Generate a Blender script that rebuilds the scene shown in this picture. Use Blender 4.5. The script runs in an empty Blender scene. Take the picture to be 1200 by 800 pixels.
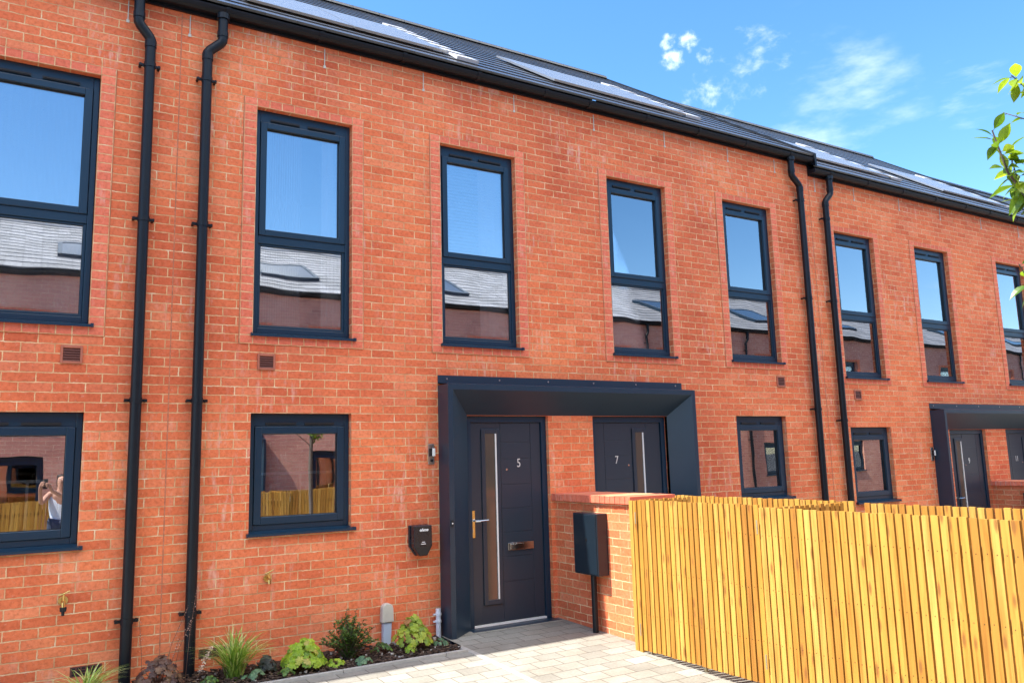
import bpy, bmesh, math, random
from mathutils import Vector, Matrix
R = math.radians
random.seed(7)
SC = bpy.context.scene
COL = SC.collection

# ------------------------------------------------------------------ node helpers
class NT:
    def __init__(s, tree): s.t = tree
    def n(s, typ, inp=None, **kw):
        nd = s.t.nodes.new(typ)
        for k, v in kw.items(): setattr(nd, k, v)
        for k, v in (inp or {}).items():
            sock = nd.inputs[k]
            if isinstance(v, bpy.types.NodeSocket): s.t.links.new(v, sock)
            else: sock.default_value = v
        return nd
    def math(s, op, a, b=None, c=None, clamp=False):
        nd = s.t.nodes.new('ShaderNodeMath'); nd.operation = op; nd.use_clamp = clamp
        for i, v in enumerate((a, b, c)):
            if v is None: continue
            if isinstance(v, bpy.types.NodeSocket): s.t.links.new(v, nd.inputs[i])
            else: nd.inputs[i].default_value = v
        return nd.outputs[0]
    def vmath(s, op, a, b=None):
        nd = s.t.nodes.new('ShaderNodeVectorMath'); nd.operation = op
        for i, v in enumerate((a, b)):
            if v is None: continue
            if isinstance(v, bpy.types.NodeSocket): s.t.links.new(v, nd.inputs[i])
            else: nd.inputs[i].default_value = v
        return nd
    def ramp(s, fac, stops, interp='LINEAR'):
        nd = s.t.nodes.new('ShaderNodeValToRGB'); nd.color_ramp.interpolation = interp
        el = nd.color_ramp.elements
        while len(el) > 1: el.remove(el[-1])
        for i, (p, c) in enumerate(stops):
            e = el[0] if i == 0 else el.new(p)
            e.position = p; e.color = c if len(c) == 4 else (*c, 1)
        s.t.links.new(fac, nd.inputs[0]); return nd.outputs[0]
    def mix(s, fac, a, b, blend='MIX'):
        nd = s.t.nodes.new('ShaderNodeMix'); nd.data_type = 'RGBA'; nd.blend_type = blend
        for i, v in ((0, fac), (6, a), (7, b)):
            if isinstance(v, bpy.types.NodeSocket): s.t.links.new(v, nd.inputs[i])
            else: nd.inputs[i].default_value = v if i == 0 or len(v) == 4 else (*v, 1)
        return nd.outputs[2]
    def noise(s, vec, scale, detail=3, rough=.5, out='Fac'):
        return s.n('ShaderNodeTexNoise', {'Vector': vec, 'Scale': scale, 'Detail': detail, 'Roughness': rough}).outputs[out]
    def scl(s, vec, sc):
        return s.vmath('MULTIPLY', vec, sc).outputs[0]

def newmat(name):
    m = bpy.data.materials.new(name); m.use_nodes = True
    t = m.node_tree; b = t.nodes['Principled BSDF']
    return m, NT(t), b
def lk(nt, a, b): nt.t.links.new(a, b)
def c4(c): return (c[0], c[1], c[2], 1)

def plain(name, col, rough=.5, metal=0, spec=.5, var=.12, nscale=9, bump=0, bscale=60, coord='Object', rv=.15):
    m, nt, b = newmat(name)
    tc = nt.n('ShaderNodeTexCoord').outputs[coord]
    f = nt.noise(tc, nscale, 4, .6)
    lo = tuple(x*(1-var) for x in col); hi = tuple(min(1, x*(1+var)) for x in col)
    lk(nt, nt.ramp(f, [(.3, lo), (.7, hi)]), b.inputs['Base Color'])
    lk(nt, nt.ramp(nt.noise(tc, nscale*2.3, 3), [(.3, (rough*(1-rv),)*3), (.7, (min(1, rough*(1+rv)),)*3)]), b.inputs['Roughness'])
    b.inputs['Metallic'].default_value = metal
    b.inputs['Specular IOR Level'].default_value = spec
    if bump:
        bp = nt.n('ShaderNodeBump', {'Height': nt.noise(tc, bscale, 3), 'Strength': 1, 'Distance': bump})
        lk(nt, bp.outputs[0], b.inputs['Normal'])
    return m

BW, RH = .2275, .0762
def brick_mat(name, stack=False, tone=1.0, sat=1.0):
    m, nt, b = newmat(name)
    uv = nt.n('ShaderNodeUVMap').outputs[0]
    w = nt.noise(uv, 14, 2, .5, 'Color')
    w2 = nt.noise(uv, 60, 2, .5, 'Color')
    d = nt.scl(nt.vmath('SUBTRACT', w, (.5, .5, .5)).outputs[0], (.008, .011, 0))
    d2 = nt.scl(nt.vmath('SUBTRACT', w2, (.5, .5, .5)).outputs[0], (.008, .008, 0))
    v = nt.vmath('ADD', nt.vmath('ADD', uv, d).outputs[0], d2).outputs[0]
    bw = BW/2 if stack else BW
    def bt(c1, c2, ms, sm):
        nd = nt.n('ShaderNodeTexBrick', {'Vector': v, 'Color1': c1, 'Color2': c2, 'Mortar': (0, 0, 0, 1), 'Scale': 1.0,
                  'Mortar Size': ms, 'Mortar Smooth': sm, 'Bias': 0.0, 'Brick Width': bw, 'Row Height': RH})
        nd.offset = 0.0 if stack else .5
        return nd
    br = bt((0, 0, 0, 1), (1, 1, 1, 1), .0052, .25)
    fac = br.outputs['Fac']
    tint = nt.n('ShaderNodeSeparateColor', {0: br.outputs['Color']}).outputs[0]
    s = tone
    if stack:
        stops = [(0, (.74*s, .172*s, .095*s)), (.5, (.80*s, .20*s, .112*s)), (1, (.71*s, .158*s, .088*s))]
    else:
        stops = [(0, (.64*s, .136*s, .056*s)), (.15, (.72*s, .168*s, .068*s)), (.4, (.77*s, .194*s, .080*s)), (.6, (.70*s, .152*s, .062*s)),
                 (.8, (.79*s, .228*s, .106*s)), (1, (.72*s, .172*s, .073*s))]
    col = nt.ramp(tint, stops)
    # mottling inside each brick
    f1 = nt.noise(uv, 34, 5, .65)
    col = nt.mix(1.0, col, nt.ramp(f1, [(.25, (.70, .64, .60)), (.5, (1, 1, 1)), (.8, (1.12, 1.25, 1.30))]), 'MULTIPLY')
    f2 = nt.noise(uv, 1.1, 3, .55)
    col = nt.mix(1.0, col, nt.ramp(f2, [(.28, (.80, .70, .72)), (.5, (1, 1, 1)), (.72, (1.08, 1.16, 1.10))]), 'MULTIPLY')
    # chalky lime smears and drips
    st = nt.noise(nt.scl(uv, (16, 3.2, 1)), 1, 5, .7)
    pat = nt.noise(uv, .9, 2, .5)
    e = nt.math('MULTIPLY', nt.ramp(st, [(.53, (0, 0, 0)), (.68, (1, 1, 1))]), nt.ramp(pat, [(.47, (.0, .0, .0)), (.64, (1, 1, 1))]))
    st2 = nt.noise(uv, 26, 4, .7)
    e2 = nt.math('MULTIPLY', nt.ramp(st2, [(.60, (0, 0, 0)), (.74, (1, 1, 1))]), .55)
    e = nt.math('MULTIPLY', nt.math('MAXIMUM', e, e2), .55)
    col = nt.mix(e, col, (.78, .60, .50))
    mn = nt.noise(uv, 7, 4, .6)
    mcol = nt.ramp(mn, [(.28, (.50, .22, .10)), (.45, (.67, .35, .17)), (.59, (.80, .50, .27)), (.73, (.90, .72, .49))])
    f3 = nt.noise(uv, .33, 2, .5)
    col = nt.mix(1.0, col, nt.ramp(f3, [(.3, (.84, .76, .80)), (.5, (1, 1, 1)), (.7, (1.05, 1.12, 1.06))]), 'MULTIPLY')
    full = nt.mix(fac, col, mcol)
    if sat != 1: full = nt.n('ShaderNodeHueSaturation', {'Saturation': sat, 'Value': 1.0, 'Color': full}).outputs[0]
    lk(nt, full, b.inputs['Base Color'])
    b.inputs['Roughness'].default_value = .88
    b.inputs['Specular IOR Level'].default_value = .25
    h = nt.math('SUBTRACT', nt.math('MULTIPLY', nt.noise(uv, 90, 4, .7), .25), nt.math('MULTIPLY', fac, .9))
    h = nt.math('ADD', h, nt.math('MULTIPLY', nt.noise(uv, 22, 3, .5), .5))
    bp = nt.n('ShaderNodeBump', {'Height': h, 'Strength': .9, 'Distance': .006})
    lk(nt, bp.outputs[0], b.inputs['Normal'])
    return m

def glass_mat(name, refl=.34, tint=(.93, .96, .95), wav=.0011):
    m, nt, b = newmat(name)
    t = nt.t; t.nodes.remove(b); out = t.nodes['Material Output']
    tc = nt.n('ShaderNodeTexCoord').outputs['Object']
    bp = nt.n('ShaderNodeBump', {'Height': nt.noise(tc, 2.1, 1, .4), 'Strength': 1, 'Distance': wav*.9})
    gl = nt.n('ShaderNodeBsdfGlossy', {'Color': (.96, .98, 1, 1), 'Roughness': .0, 'Normal': bp.outputs[0]})
    tr = nt.n('ShaderNodeBsdfTransparent', {'Color': c4(tint)})
    lw = nt.n('ShaderNodeFresnel', {'IOR': 1.5})
    f = nt.math('ADD', nt.math('MULTIPLY', lw.outputs[0], 1.2), refl-.05, clamp=True)
    mx = nt.n('ShaderNodeMixShader', {0: f, 1: tr.outputs[0], 2: gl.outputs[0]})
    lk(nt, mx.outputs[0], out.inputs[0]); return m

def wood_mat(name, tone=1.0):
    m, nt, b = newmat(name)
    tc = nt.n('ShaderNodeTexCoord').outputs['Object']
    uv = nt.n('ShaderNodeUVMap').outputs[0]     # u = slat number + across, v = height
    ul = nt.n('ShaderNodeSeparateXYZ', {0: uv})
    idx = nt.math('FLOOR', ul.outputs[0])
    wn = nt.n('ShaderNodeTexWhiteNoise', {'W': idx}, noise_dimensions='1D')
    r = wn.outputs['Value']
    off = nt.n('ShaderNodeCombineXYZ', {0: nt.math('MULTIPLY', r, 37), 1: nt.math('MULTIPLY', r, 11), 2: 0})
    q = nt.vmath('ADD', tc, off.outputs[0]).outputs[0]
    g = nt.noise(nt.scl(q, (42, 42, 2.2)), 1, 5, .6)
    g2 = nt.noise(nt.scl(q, (9, 9, .9)), 1, 3, .5)
    s = tone
    c = nt.ramp(r, [(0, (.37*s, .17*s, .03*s)), (.3, (.49*s, .25*s, .042*s)), (.7, (.53*s, .285*s, .054*s)), (1, (.57*s, .33*s, .08*s))])
    c = nt.mix(1, c, nt.ramp(g, [(.28, (.72, .60, .46)), (.52, (1, 1, 1)), (.75, (1.08, 1.08, 1.08))]), 'MULTIPLY')
    c = nt.mix(1, c, nt.ramp(g2, [(.3, (.80, .74, .66)), (.6, (1.04, 1.04, 1.02))]), 'MULTIPLY')
    vo = nt.n('ShaderNodeTexVoronoi', {'Vector': nt.scl(q, (16, 16, 4.2)), 'Scale': 1.0, 'Randomness': 1.0})
    k = nt.ramp(vo.outputs['Distance'], [(.10, (1, 1, 1)), (.24, (0, 0, 0))])
    c = nt.mix(nt.math('MULTIPLY', k, .75), c, (.20, .075, .02))
    lk(nt, c, b.inputs['Base Color']); b.inputs['Roughness'].default_value = .7
    b.inputs['Specular IOR Level'].default_value = .3
    bp = nt.n('ShaderNodeBump', {'Height': g, 'Strength': .5, 'Distance': .002}); lk(nt, bp.outputs[0], b.inputs['Normal'])
    return m

def tile_mat(name, base, rough=.42):
    m, nt, b = newmat(name)
    uv = nt.n('ShaderNodeUVMap').outputs[0]
    br = nt.n('ShaderNodeTexBrick', {'Vector': uv, 'Color1': (.72, .72, .72, 1), 'Color2': (1.2, 1.2, 1.22, 1), 'Mortar': (.35, .35, .35, 1),
              'Scale': 1.0, 'Mortar Size': .004, 'Mortar Smooth': .2, 'Bias': 0.0, 'Brick Width': .30, 'Row Height': 1.0})
    n = nt.noise(uv, 30, 4, .6)
    c = nt.mix(1, (base[0], base[1], base[2], 1), br.outputs['Color'], 'MULTIPLY')
    c = nt.mix(1, c, nt.ramp(n, [(.3, (.8, .8, .8)), (.7, (1.2, 1.2, 1.2))]), 'MULTIPLY')
    lk(nt, c, b.inputs['Base Color']); b.inputs['Roughness'].default_value = rough
    bp = nt.n('ShaderNodeBump', {'Height': nt.noise(uv, 160, 2), 'Strength': .4, 'Distance': .0008}); lk(nt, bp.outputs[0], b.inputs['Normal'])
    return m

def paver_mat(name):
    m, nt, b = newmat(name)
    uv = nt.n('ShaderNodeUVMap').outputs[0]
    w = nt.noise(uv, 12, 2, .5, 'Color')
    v = nt.vmath('ADD', uv, nt.scl(nt.vmath('SUBTRACT', w, (.5, .5, .5)).outputs[0], (.008, .008, 0))).outputs[0]
    br = nt.n('ShaderNodeTexBrick', {'Vector': v, 'Color1': (0, 0, 0, 1), 'Color2': (1, 1, 1, 1), 'Mortar': (.5, .5, .5, 1), 'Scale': 1.0,
              'Mortar Size': .0042, 'Mortar Smooth': .4, 'Bias': 0.0, 'Brick Width': .24, 'Row Height': .16})
    t = nt.n('ShaderNodeSeparateColor', {0: br.outputs['Color']}).outputs[0]
    c = nt.ramp(t, [(0, (.25, .24, .21)), (.35, (.335, .322, .28)), (.7, (.295, .283, .246)), (.85, (.315, .287, .243)), (1, (.36, .35, .308))])
    c = nt.mix(1, c, nt.ramp(nt.noise(uv, 45, 5, .7), [(.25, (.78, .78, .78)), (.75, (1.15, 1.15, 1.15))]), 'MULTIPLY')
    c = nt.mix(1, c, nt.ramp(nt.noise(uv, 1.7, 3, .6), [(.3, (.76, .74, .71)), (.7, (1.07, 1.07, 1.07))]), 'MULTIPLY')
    c = nt.mix(nt.math('MULTIPLY', nt.ramp(nt.noise(uv, 9, 5, .75), [(.60, (0, 0, 0)), (.72, (1, 1, 1))]), .35), c, (.16, .14, .11))
    c = nt.mix(nt.math('MULTIPLY', br.outputs['Fac'], .9), c, (.115, .10, .08))
    lk(nt, c, b.inputs['Base Color']); b.inputs['Roughness'].default_value = .85; b.inputs['Specular IOR Level'].default_value = .2
    h = nt.math('SUBTRACT', nt.math('MULTIPLY', nt.noise(uv, 70, 4, .7), .3), br.outputs['Fac'])
    bp = nt.n('ShaderNodeBump', {'Height': h, 'Strength': .8, 'Distance': .005}); lk(nt, bp.outputs[0], b.inputs['Normal'])
    return m

def leaf_mat(name, stops, transl=.35, rough=.45):
    m, nt, b = newmat(name)
    t = nt.t; out = t.nodes['Material Output']
    uv = nt.n('ShaderNodeUVMap').outputs[0]     # u = random per leaf
    sp = nt.n('ShaderNodeSeparateXYZ', {0: uv})
    c = nt.ramp(sp.outputs[0], stops)
    tc = nt.n('ShaderNodeTexCoord').outputs['Object']
    c = nt.mix(1, c, nt.ramp(nt.noise(tc, 55, 3), [(.3, (.8, .82, .8)), (.7, (1.18, 1.15, 1.1))]), 'MULTIPLY')
    lk(nt, c, b.inputs['Base Color']); b.inputs['Roughness'].default_value = rough
    tl = nt.n('ShaderNodeBsdfTranslucent', {'Color': nt.mix(1, c, (1.5, 1.5, .7), 'MULTIPLY')})
    mx = nt.n('ShaderNodeMixShader', {0: transl, 1: b.outputs[0], 2: tl.outputs[0]})
    lk(nt, mx.outputs[0], out.inputs[0]); return m

def room_mat(name, col, rough=.8): return plain(name, col, rough, spec=.2, var=.04)

M = {}
M['brick'] = brick_mat('red_brick')
M['bricko'] = brick_mat('brown_brick', False, .92, .76)
M['band'] = brick_mat('red_brick_headers', True)
M['bandjoint'] = plain('brown_mortar_joint', (.50, .19, .095), .9, var=.3, nscale=20)
M['coping'] = brick_mat('red_brick_on_edge', True, 1.05)
M['frame'] = plain('anthracite_window_frame', (.006, .027, .054), .32, spec=.45, rv=.03, var=.06, nscale=3)
M['doorpaint'] = plain('anthracite_door_skin', (.022, .033, .050), .34, spec=.5, rv=.04, var=.03, nscale=2)
M['canopy'] = plain('anthracite_metal_cladding', (.011, .030, .054), .34, spec=.5, rv=.03, var=.06, nscale=2)
M['blackpvc'] = plain('black_plastic_rainwater_goods', (.005, .007, .011), .42, spec=.3, var=.1)
M['black'] = plain('black_slot', (.008, .008, .010), .6, var=.05)
M['glass'] = glass_mat('double_glazing', .40, (.98, .99, .985))
M['doorglass'] = plain('frosted_door_glass', (.075, .062, .05), .12, spec=.8, var=.05)
M['doorglass'].node_tree.nodes['Principled BSDF'].inputs['IOR'].default_value = 1.5
M['chrome'] = plain('polished_steel', (.75, .72, .68), .16, metal=1, var=.05)
M['steel'] = plain('brushed_steel', (.55, .54, .52), .32, metal=1, var=.08)
M['brass'] = plain('brass', (.62, .44, .16), .3, metal=1, var=.1)
M['tile'] = tile_mat('dark_concrete_roof_tile', (.07, .070, .072), .27)
M['tileo'] = tile_mat('grey_concrete_roof_tile', (.24, .24, .25), .5)
M['panel'] = plain('solar_panel_glare_grey', (.15, .157, .168), .26, spec=1.0, rv=0, var=0)  # pale base colour stands in for glare haze on dark panels
M['panel'].node_tree.nodes['Principled BSDF'].inputs['IOR'].default_value = 2.3
M['rooflight'] = plain('rooflight_glass', (.05, .06, .075), .08, spec=.7, var=.05)
M['lead'] = plain('pale_metal_flashing', (.6, .6, .62), .45, metal=.2, var=.08)
M['terra'] = plain('terracotta_vent', (.40, .12, .07), .7, var=.12)
M['terrad'] = plain('terracotta_vent_louvre', (.13, .04, .03), .7, var=.12)
M['mastic'] = plain('mastic_joint', (.48, .17, .09), .85, var=.3, nscale=30)
M['whitepvc'] = plain('white_plastic_pipe', (.72, .75, .8), .35, var=.04)
M['greypvc'] = plain('pale_blue_plastic_duct', (.48, .56, .66), .4, var=.06)
M['cream'] = plain('cream_plastic_cover', (.55, .52, .44), .45, var=.07)
M['wall_in'] = room_mat('white_room_plaster', (.72, .70, .66))
M['floor_in'] = room_mat('room_floor', (.28, .19, .12))
M['tan_in'] = room_mat('tan_room_wall', (.42, .30, .19))
M['blind'] = plain('white_blind_slats', (.72, .75, .8), .5, var=.03)
M['curtain'] = plain('pale_curtain', (.86, .88, .85), .8, var=.03, nscale=20)
def net_mat(name, op):
    m, nt, b = newmat(name); t = nt.t; out = t.nodes['Material Output']; t.nodes.remove(b)
    d = nt.n('ShaderNodeBsdfDiffuse', {'Color': (.85, .86, .86, 1)}); tl = nt.n('ShaderNodeBsdfTranslucent', {'Color': (.8, .8, .8, 1)})
    mx = nt.n('ShaderNodeMixShader', {0: .3, 1: d.outputs[0], 2: tl.outputs[0]}); tr = nt.n('ShaderNodeBsdfTransparent')
    m2 = nt.n('ShaderNodeMixShader', {0: op, 1: tr.outputs[0], 2: mx.outputs[0]}); lk(nt, m2.outputs[0], out.inputs[0]); return m
M['net'] = net_mat('sheer_net_curtain', .72)
M['wood'] = wood_mat('larch_slats')
M['woodd'] = plain('timber_post', (.40, .25, .09), .75, var=.25, nscale=14)
M['galv'] = plain('galvanised_hinge', (.42, .36, .24), .5, metal=.5, var=.1)
M['paver'] = paver_mat('buff_block_paving')
M['edging'] = plain('concrete_edging', (.38, .365, .33), .85, var=.12, nscale=25, bump=.002)
M['kerbblock'] = plain('grey_edge_block', (.30, .285, .265), .88, var=.2, nscale=12, bump=.003)
M['soil'] = plain('dark_bark_soil', (.045, .026, .018), .95, var=.5, nscale=40, bump=.02, bscale=35)
M['ground'] = plain('grey_tarmac_ground', (.10, .10, .10), .9, var=.2, nscale=3)
M['chip'] = plain('bark_chip', (.075, .045, .03), .9, var=.6, nscale=30)
M['litter'] = plain('dead_leaf_litter', (.26, .17, .09), .85, var=.6, nscale=18)
M['pebble'] = plain('pale_pebble', (.42, .40, .36), .8, var=.25, nscale=25)
M['g_lime'] = leaf_mat('lime_leaves', [(0, (.13, .24, .014)), (.5, (.29, .44, .02)), (.85, (.42, .54, .035)), (1, (.48, .36, .12))])
M['g_lime2'] = leaf_mat('lime_and_bronze_leaves', [(0, (.15, .24, .02)), (.5, (.34, .44, .03)), (.78, (.45, .47, .07)), (1, (.42, .18, .08))])
M['g_dark'] = leaf_mat('small_dark_leaves', [(0, (.025, .07, .013)), (.6, (.07, .15, .022)), (1, (.13, .22, .035))], .2)
M['g_grass'] = leaf_mat('grass_blades', [(0, (.10, .22, .025)), (.45, (.32, .48, .07)), (1, (.72, .74, .36))], .25)
M['g_plum'] = leaf_mat('plum_leaves', [(0, (.05, .022, .018)), (.6, (.12, .055, .035)), (1, (.19, .11, .06))], .2)
M['g_black'] = leaf_mat('near_black_leaves', [(0, (.01, .014, .01)), (1, (.025, .035, .02))], .1)
M['g_blue'] = leaf_mat('grey_green_leaves', [(0, (.05, .12, .06)), (1, (.14, .24, .12))], .2)
M['petal'] = leaf_mat('pink_white_petals', [(0, (.75, .55, .5)), (1, (.85, .75, .68))], .3)
M['seed'] = leaf_mat('tiny_dry_flowers', [(0, (.35, .17, .12)), (1, (.6, .42, .34))], .2)
M['stemr'] = plain('reddish_stem', (.16, .07, .04), .7, var=.2)
M['g_tree'] = leaf_mat('tree_leaves', [(0, (.05, .12, .014)), (.5, (.14, .25, .02)), (1, (.34, .46, .04))], .45, .35)
M['bark'] = plain('grey_bark', (.11, .09, .075), .85, var=.3, nscale=30, bump=.003)
M['num'] = plain('satin_number', (.72, .72, .70), .35, metal=.3, var=.03)
M['white'] = plain('white_print', (.8, .8, .8), .5, var=.02)
M['lens'] = plain('white_lamp_lens', (.78, .78, .76), .3, var=.03)
M['char'] = plain('charger_shell', (.010, .014, .024), .28, var=.06)
M['charb'] = plain('charger_socket_panel', (.010, .010, .010), .55, var=.2)
M['box'] = plain('anthracite_meter_box', (.008, .016, .026), .34, rv=.03, var=.07)
M['skin'] = plain('skin', (.50, .27, .19), .55, var=.06, spec=.4)
M['shirt'] = plain('pale_blue_shirt', (.62, .68, .78), .85, var=.06)
M['denim'] = plain('dark_blue_jeans', (.04, .055, .10), .85, var=.15)
M['hair'] = plain('dark_brown_hair', (.025, .015, .010), .5, var=.3, nscale=60)
M['shoe'] = plain('white_shoe', (.6, .6, .58), .6, var=.06)

# ------------------------------------------------------------------ mesh helpers
class MB:
    def __init__(s): s.v = []; s.f = []; s.uv = []; s.mi = []
    def face(s, pts, uv=None, mi=0):
        i = len(s.v); s.v += [tuple(p) for p in pts]
        s.f.append(tuple(range(i, i+len(pts)))); s.mi.append(mi)
        s.uv += uv if uv else [auto_uv(p, pts) for p in pts]
    def box(s, x0, x1, y0, y1, z0, z1, mi=0, uvf=None):
        c = [(x, y, z) for z in (z0, z1) for y in (y0, y1) for x in (x0, x1)]
        for q in ((0, 2, 3, 1), (4, 5, 7, 6), (0, 1, 5, 4), (2, 6, 7, 3), (0, 4, 6, 2), (1, 3, 7, 5)):
            p = [c[k] for k in q]
            s.face(p, [uvf(a) for a in p] if uvf else None, mi)
    def hexa(s, c, mi=0, uvf=None):     # eight corners in the order of box()
        for q in ((0, 2, 3, 1), (4, 5, 7, 6), (0, 1, 5, 4), (2, 6, 7, 3), (0, 4, 6, 2), (1, 3, 7, 5)):
            p = [c[k] for k in q]; s.face(p, [uvf(a) for a in p] if uvf else None, mi)
    def tube(s, path, r, seg=10, mi=0, cap=True, uvu=None):
        path = [Vector(p) for p in path]; n = len(path)
        rs = r if isinstance(r, (list, tuple)) else [r]*n
        rings = []; up = None
        for i in range(n):
            d = (path[min(i+1, n-1)]-path[max(i-1, 0)]).normalized()
            if up is None:
                up = Vector((0, 0, 1)) if abs(d.z) < .9 else Vector((0, 1, 0))
            a = d.cross(up).normalized(); b = a.cross(d).normalized(); up = b
            rings.append([path[i]+(a*math.cos(t)+b*math.sin(t))*rs[i] for t in [2*math.pi*k/seg for k in range(seg)]])
        base = len(s.v)
        for ri in rings: s.v += [tuple(p) for p in ri]
        for i in range(n-1):
            for k in range(seg):
                k2 = (k+1) % seg
                s.f.append((base+i*seg+k, base+i*seg+k2, base+(i+1)*seg+k2, base+(i+1)*seg+k)); s.mi.append(mi)
                u = uvu if uvu is not None else 0
                s.uv += [(u, 0), (u, 0), (u, 1), (u, 1)]
        if cap:
            for rr, rev in ((0, False), (n-1, True)):
                ids = [base+rr*seg+k for k in range(seg)]
                s.f.append(tuple(ids[::-1] if not rev else ids)); s.mi.append(mi); s.uv += [(uvu or 0, 0)]*seg
    def prism(s, outline, axis, a, b, mi=0):   # outline of 2-D points extruded along axis from a to b
        def P(q, t):
            return (t, q[0], q[1]) if axis == 'x' else ((q[0], t, q[1]) if axis == 'y' else (q[0], q[1], t))
        n = len(outline)
        s.face([P(q, a) for q in outline], None, mi); s.face([P(q, b) for q in outline[::-1]], None, mi)
        for i in range(n):
            p, q = outline[i], outline[(i+1) % n]
            s.face([P(p, a), P(p, b), P(q, b), P(q, a)], None, mi)
    def build(s, name, mats, parent=None, org=None, bevel=0, smooth=False):
        org = Vector(org) if org is not None else (Vector(parent['_o']) if parent is not None and '_o' in parent else Vector((0, 0, 0)))
        me = bpy.data.meshes.new(name)
        me.from_pydata([tuple(Vector(p)-org) for p in s.v], [], s.f)
        for m in (mats if isinstance(mats, list) else [mats]): me.materials.append(m)
        ul = me.uv_layers.new(name='UVMap')
        if len(s.uv) == len(me.loops):
            ul.data.foreach_set('uv', [c for q in s.uv for c in q[:2]])
        me.polygons.foreach_set('material_index', s.mi)
        me.update()
        bm = bmesh.new(); bm.from_mesh(me)
        bmesh.ops.remove_doubles(bm, verts=bm.verts, dist=1e-5)
        bmesh.ops.recalc_face_normals(bm, faces=bm.faces)
        bm.to_mesh(me); bm.free()
        if smooth:
            me.polygons.foreach_set('use_smooth', [True]*len(me.polygons))
        o = bpy.data.objects.new(name, me); COL.objects.link(o)
        if parent is not None: o.parent = parent
        else: o.location = org
        o['_o'] = list(org)
        if bevel:
            md = o.modifiers.new('bevel', 'BEVEL'); md.width = bevel; md.segments = 2; md.limit_method = 'ANGLE'; md.angle_limit = R(40)
        return o

def auto_uv(p, pts):
    a = Vector(pts[1])-Vector(pts[0]); b = Vector(pts[-1])-Vector(pts[0])
    n = a.cross(b)
    ax, ay, az = abs(n.x), abs(n.y), abs(n.z)
    Z = p[2]-2.057
    if ay >= ax and ay >= az: return (p[0], Z)
    if ax >= az: return (p[1]+.06, Z)
    return (p[0], p[1])

def empty(name, loc, label, cat, group=None, rz=0):
    o = bpy.data.objects.new(name, None); COL.objects.link(o)
    o.location = loc; o.rotation_euler = (0, 0, rz); o.empty_display_size = .1
    o['label'] = label; o['category'] = cat; o['_o'] = list(loc)
    if group: o['group'] = group
    return o
def tag(o, label, cat, group=None):
    o['label'] = label; o['category'] = cat
    if group: o['group'] = group
    return o
def struct(o): o['kind'] = 'structure'; return o
def stuff(o, label, cat): o['kind'] = 'stuff'; o['label'] = label; o['category'] = cat; return o
def kids(o): return [c for c in bpy.data.objects if c.parent == o]
def copy_tree(o, parent=None):
    c = o.copy(); COL.objects.link(c)
    if parent is not None: c.parent = parent
    for k in kids(o): copy_tree(k, c)
    return c
def text_mesh(txt, size, depth=.003, shear=0, bold=0):
    cu = bpy.data.curves.new('t', 'FONT'); cu.body = txt; cu.size = size; cu.extrude = depth/2; cu.shear = shear; cu.offset = bold
    cu.align_x = 'CENTER'; cu.align_y = 'CENTER'; cu.resolution_u = 4
    ob = bpy.data.objects.new('t', cu); COL.objects.link(ob)
    me = bpy.data.meshes.new_from_object(ob.evaluated_get(bpy.context.evaluated_depsgraph_get()))
    bpy.data.objects.remove(ob); bpy.data.curves.remove(cu)
    return me
def add_text(name, txt, size, pos, m, parent, shear=0, sx=1, bold=0):
    me = text_mesh(txt, size, .004, shear, bold)
    org = Vector(parent['_o']) if '_o' in parent else Vector((0, 0, 0))
    T = Matrix.Translation(Vector(pos)-org) @ Matrix.Rotation(R(90), 4, 'X') @ Matrix.Diagonal((sx, 1, 1, 1))
    me.transform(T); me.materials.clear(); me.materials.append(m)
    o = bpy.data.objects.new(name, me); COL.objects.link(o); o.parent = parent; o['_o'] = list(org); return o

# ------------------------------------------------------------------ terrace
EY, EZ = -.12, 5.728; RY = 4.5
NC = 14
ZB = -.12          # bottom of the walls, below the ground
WW = .91

def wall_mesh(mb, x0, x1, z0, z1, ops, depth=.16):
    xs = sorted({x0, x1, *[o[0] for o in ops], *[o[1] for o in ops]})
    zs = sorted({z0, z1, *[o[2] for o in ops], *[o[3] for o in ops]})
    xs = [x for x in xs if x0 <= x <= x1]; zs = [z for z in zs if z0 <= z <= z1]
    for i in range(len(xs)-1):
        for k in range(len(zs)-1):
            cx, cz = (xs[i]+xs[i+1])/2, (zs[k]+zs[k+1])/2
            if any(o[0] < cx < o[1] and o[2] < cz < o[3] for o in ops): continue
            mb.face([(xs[i], 0, zs[k]), (xs[i+1], 0, zs[k]), (xs[i+1], 0, zs[k+1]), (xs[i], 0, zs[k+1])])
    for a, b, c, d in ops:
        for q in ([(a, 0, c), (a, depth, c), (a, depth, d), (a, 0, d)], [(b, 0, c), (b, 0, d), (b, depth, d), (b, depth, c)],
                  [(a, 0, d), (a, depth, d), (b, depth, d), (b, 0, d)], [(a, 0, c), (b, 0, c), (b, depth, c), (a, depth, c)]):
            mb.face(q)

def ring(mb, x0, x1, z0, z1, l, r, b, t, y0, y1, mi=0):
    mb.box(x0, x0+l, y0, y1, z0, z1, mi); mb.box(x1-r, x1, y0, y1, z0, z1, mi)
    mb.box(x0+l, x1-r, y0, y1, z1-t, z1, mi); mb.box(x0+l, x1-r, y0, y1, z0, z0+b, mi)

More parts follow.
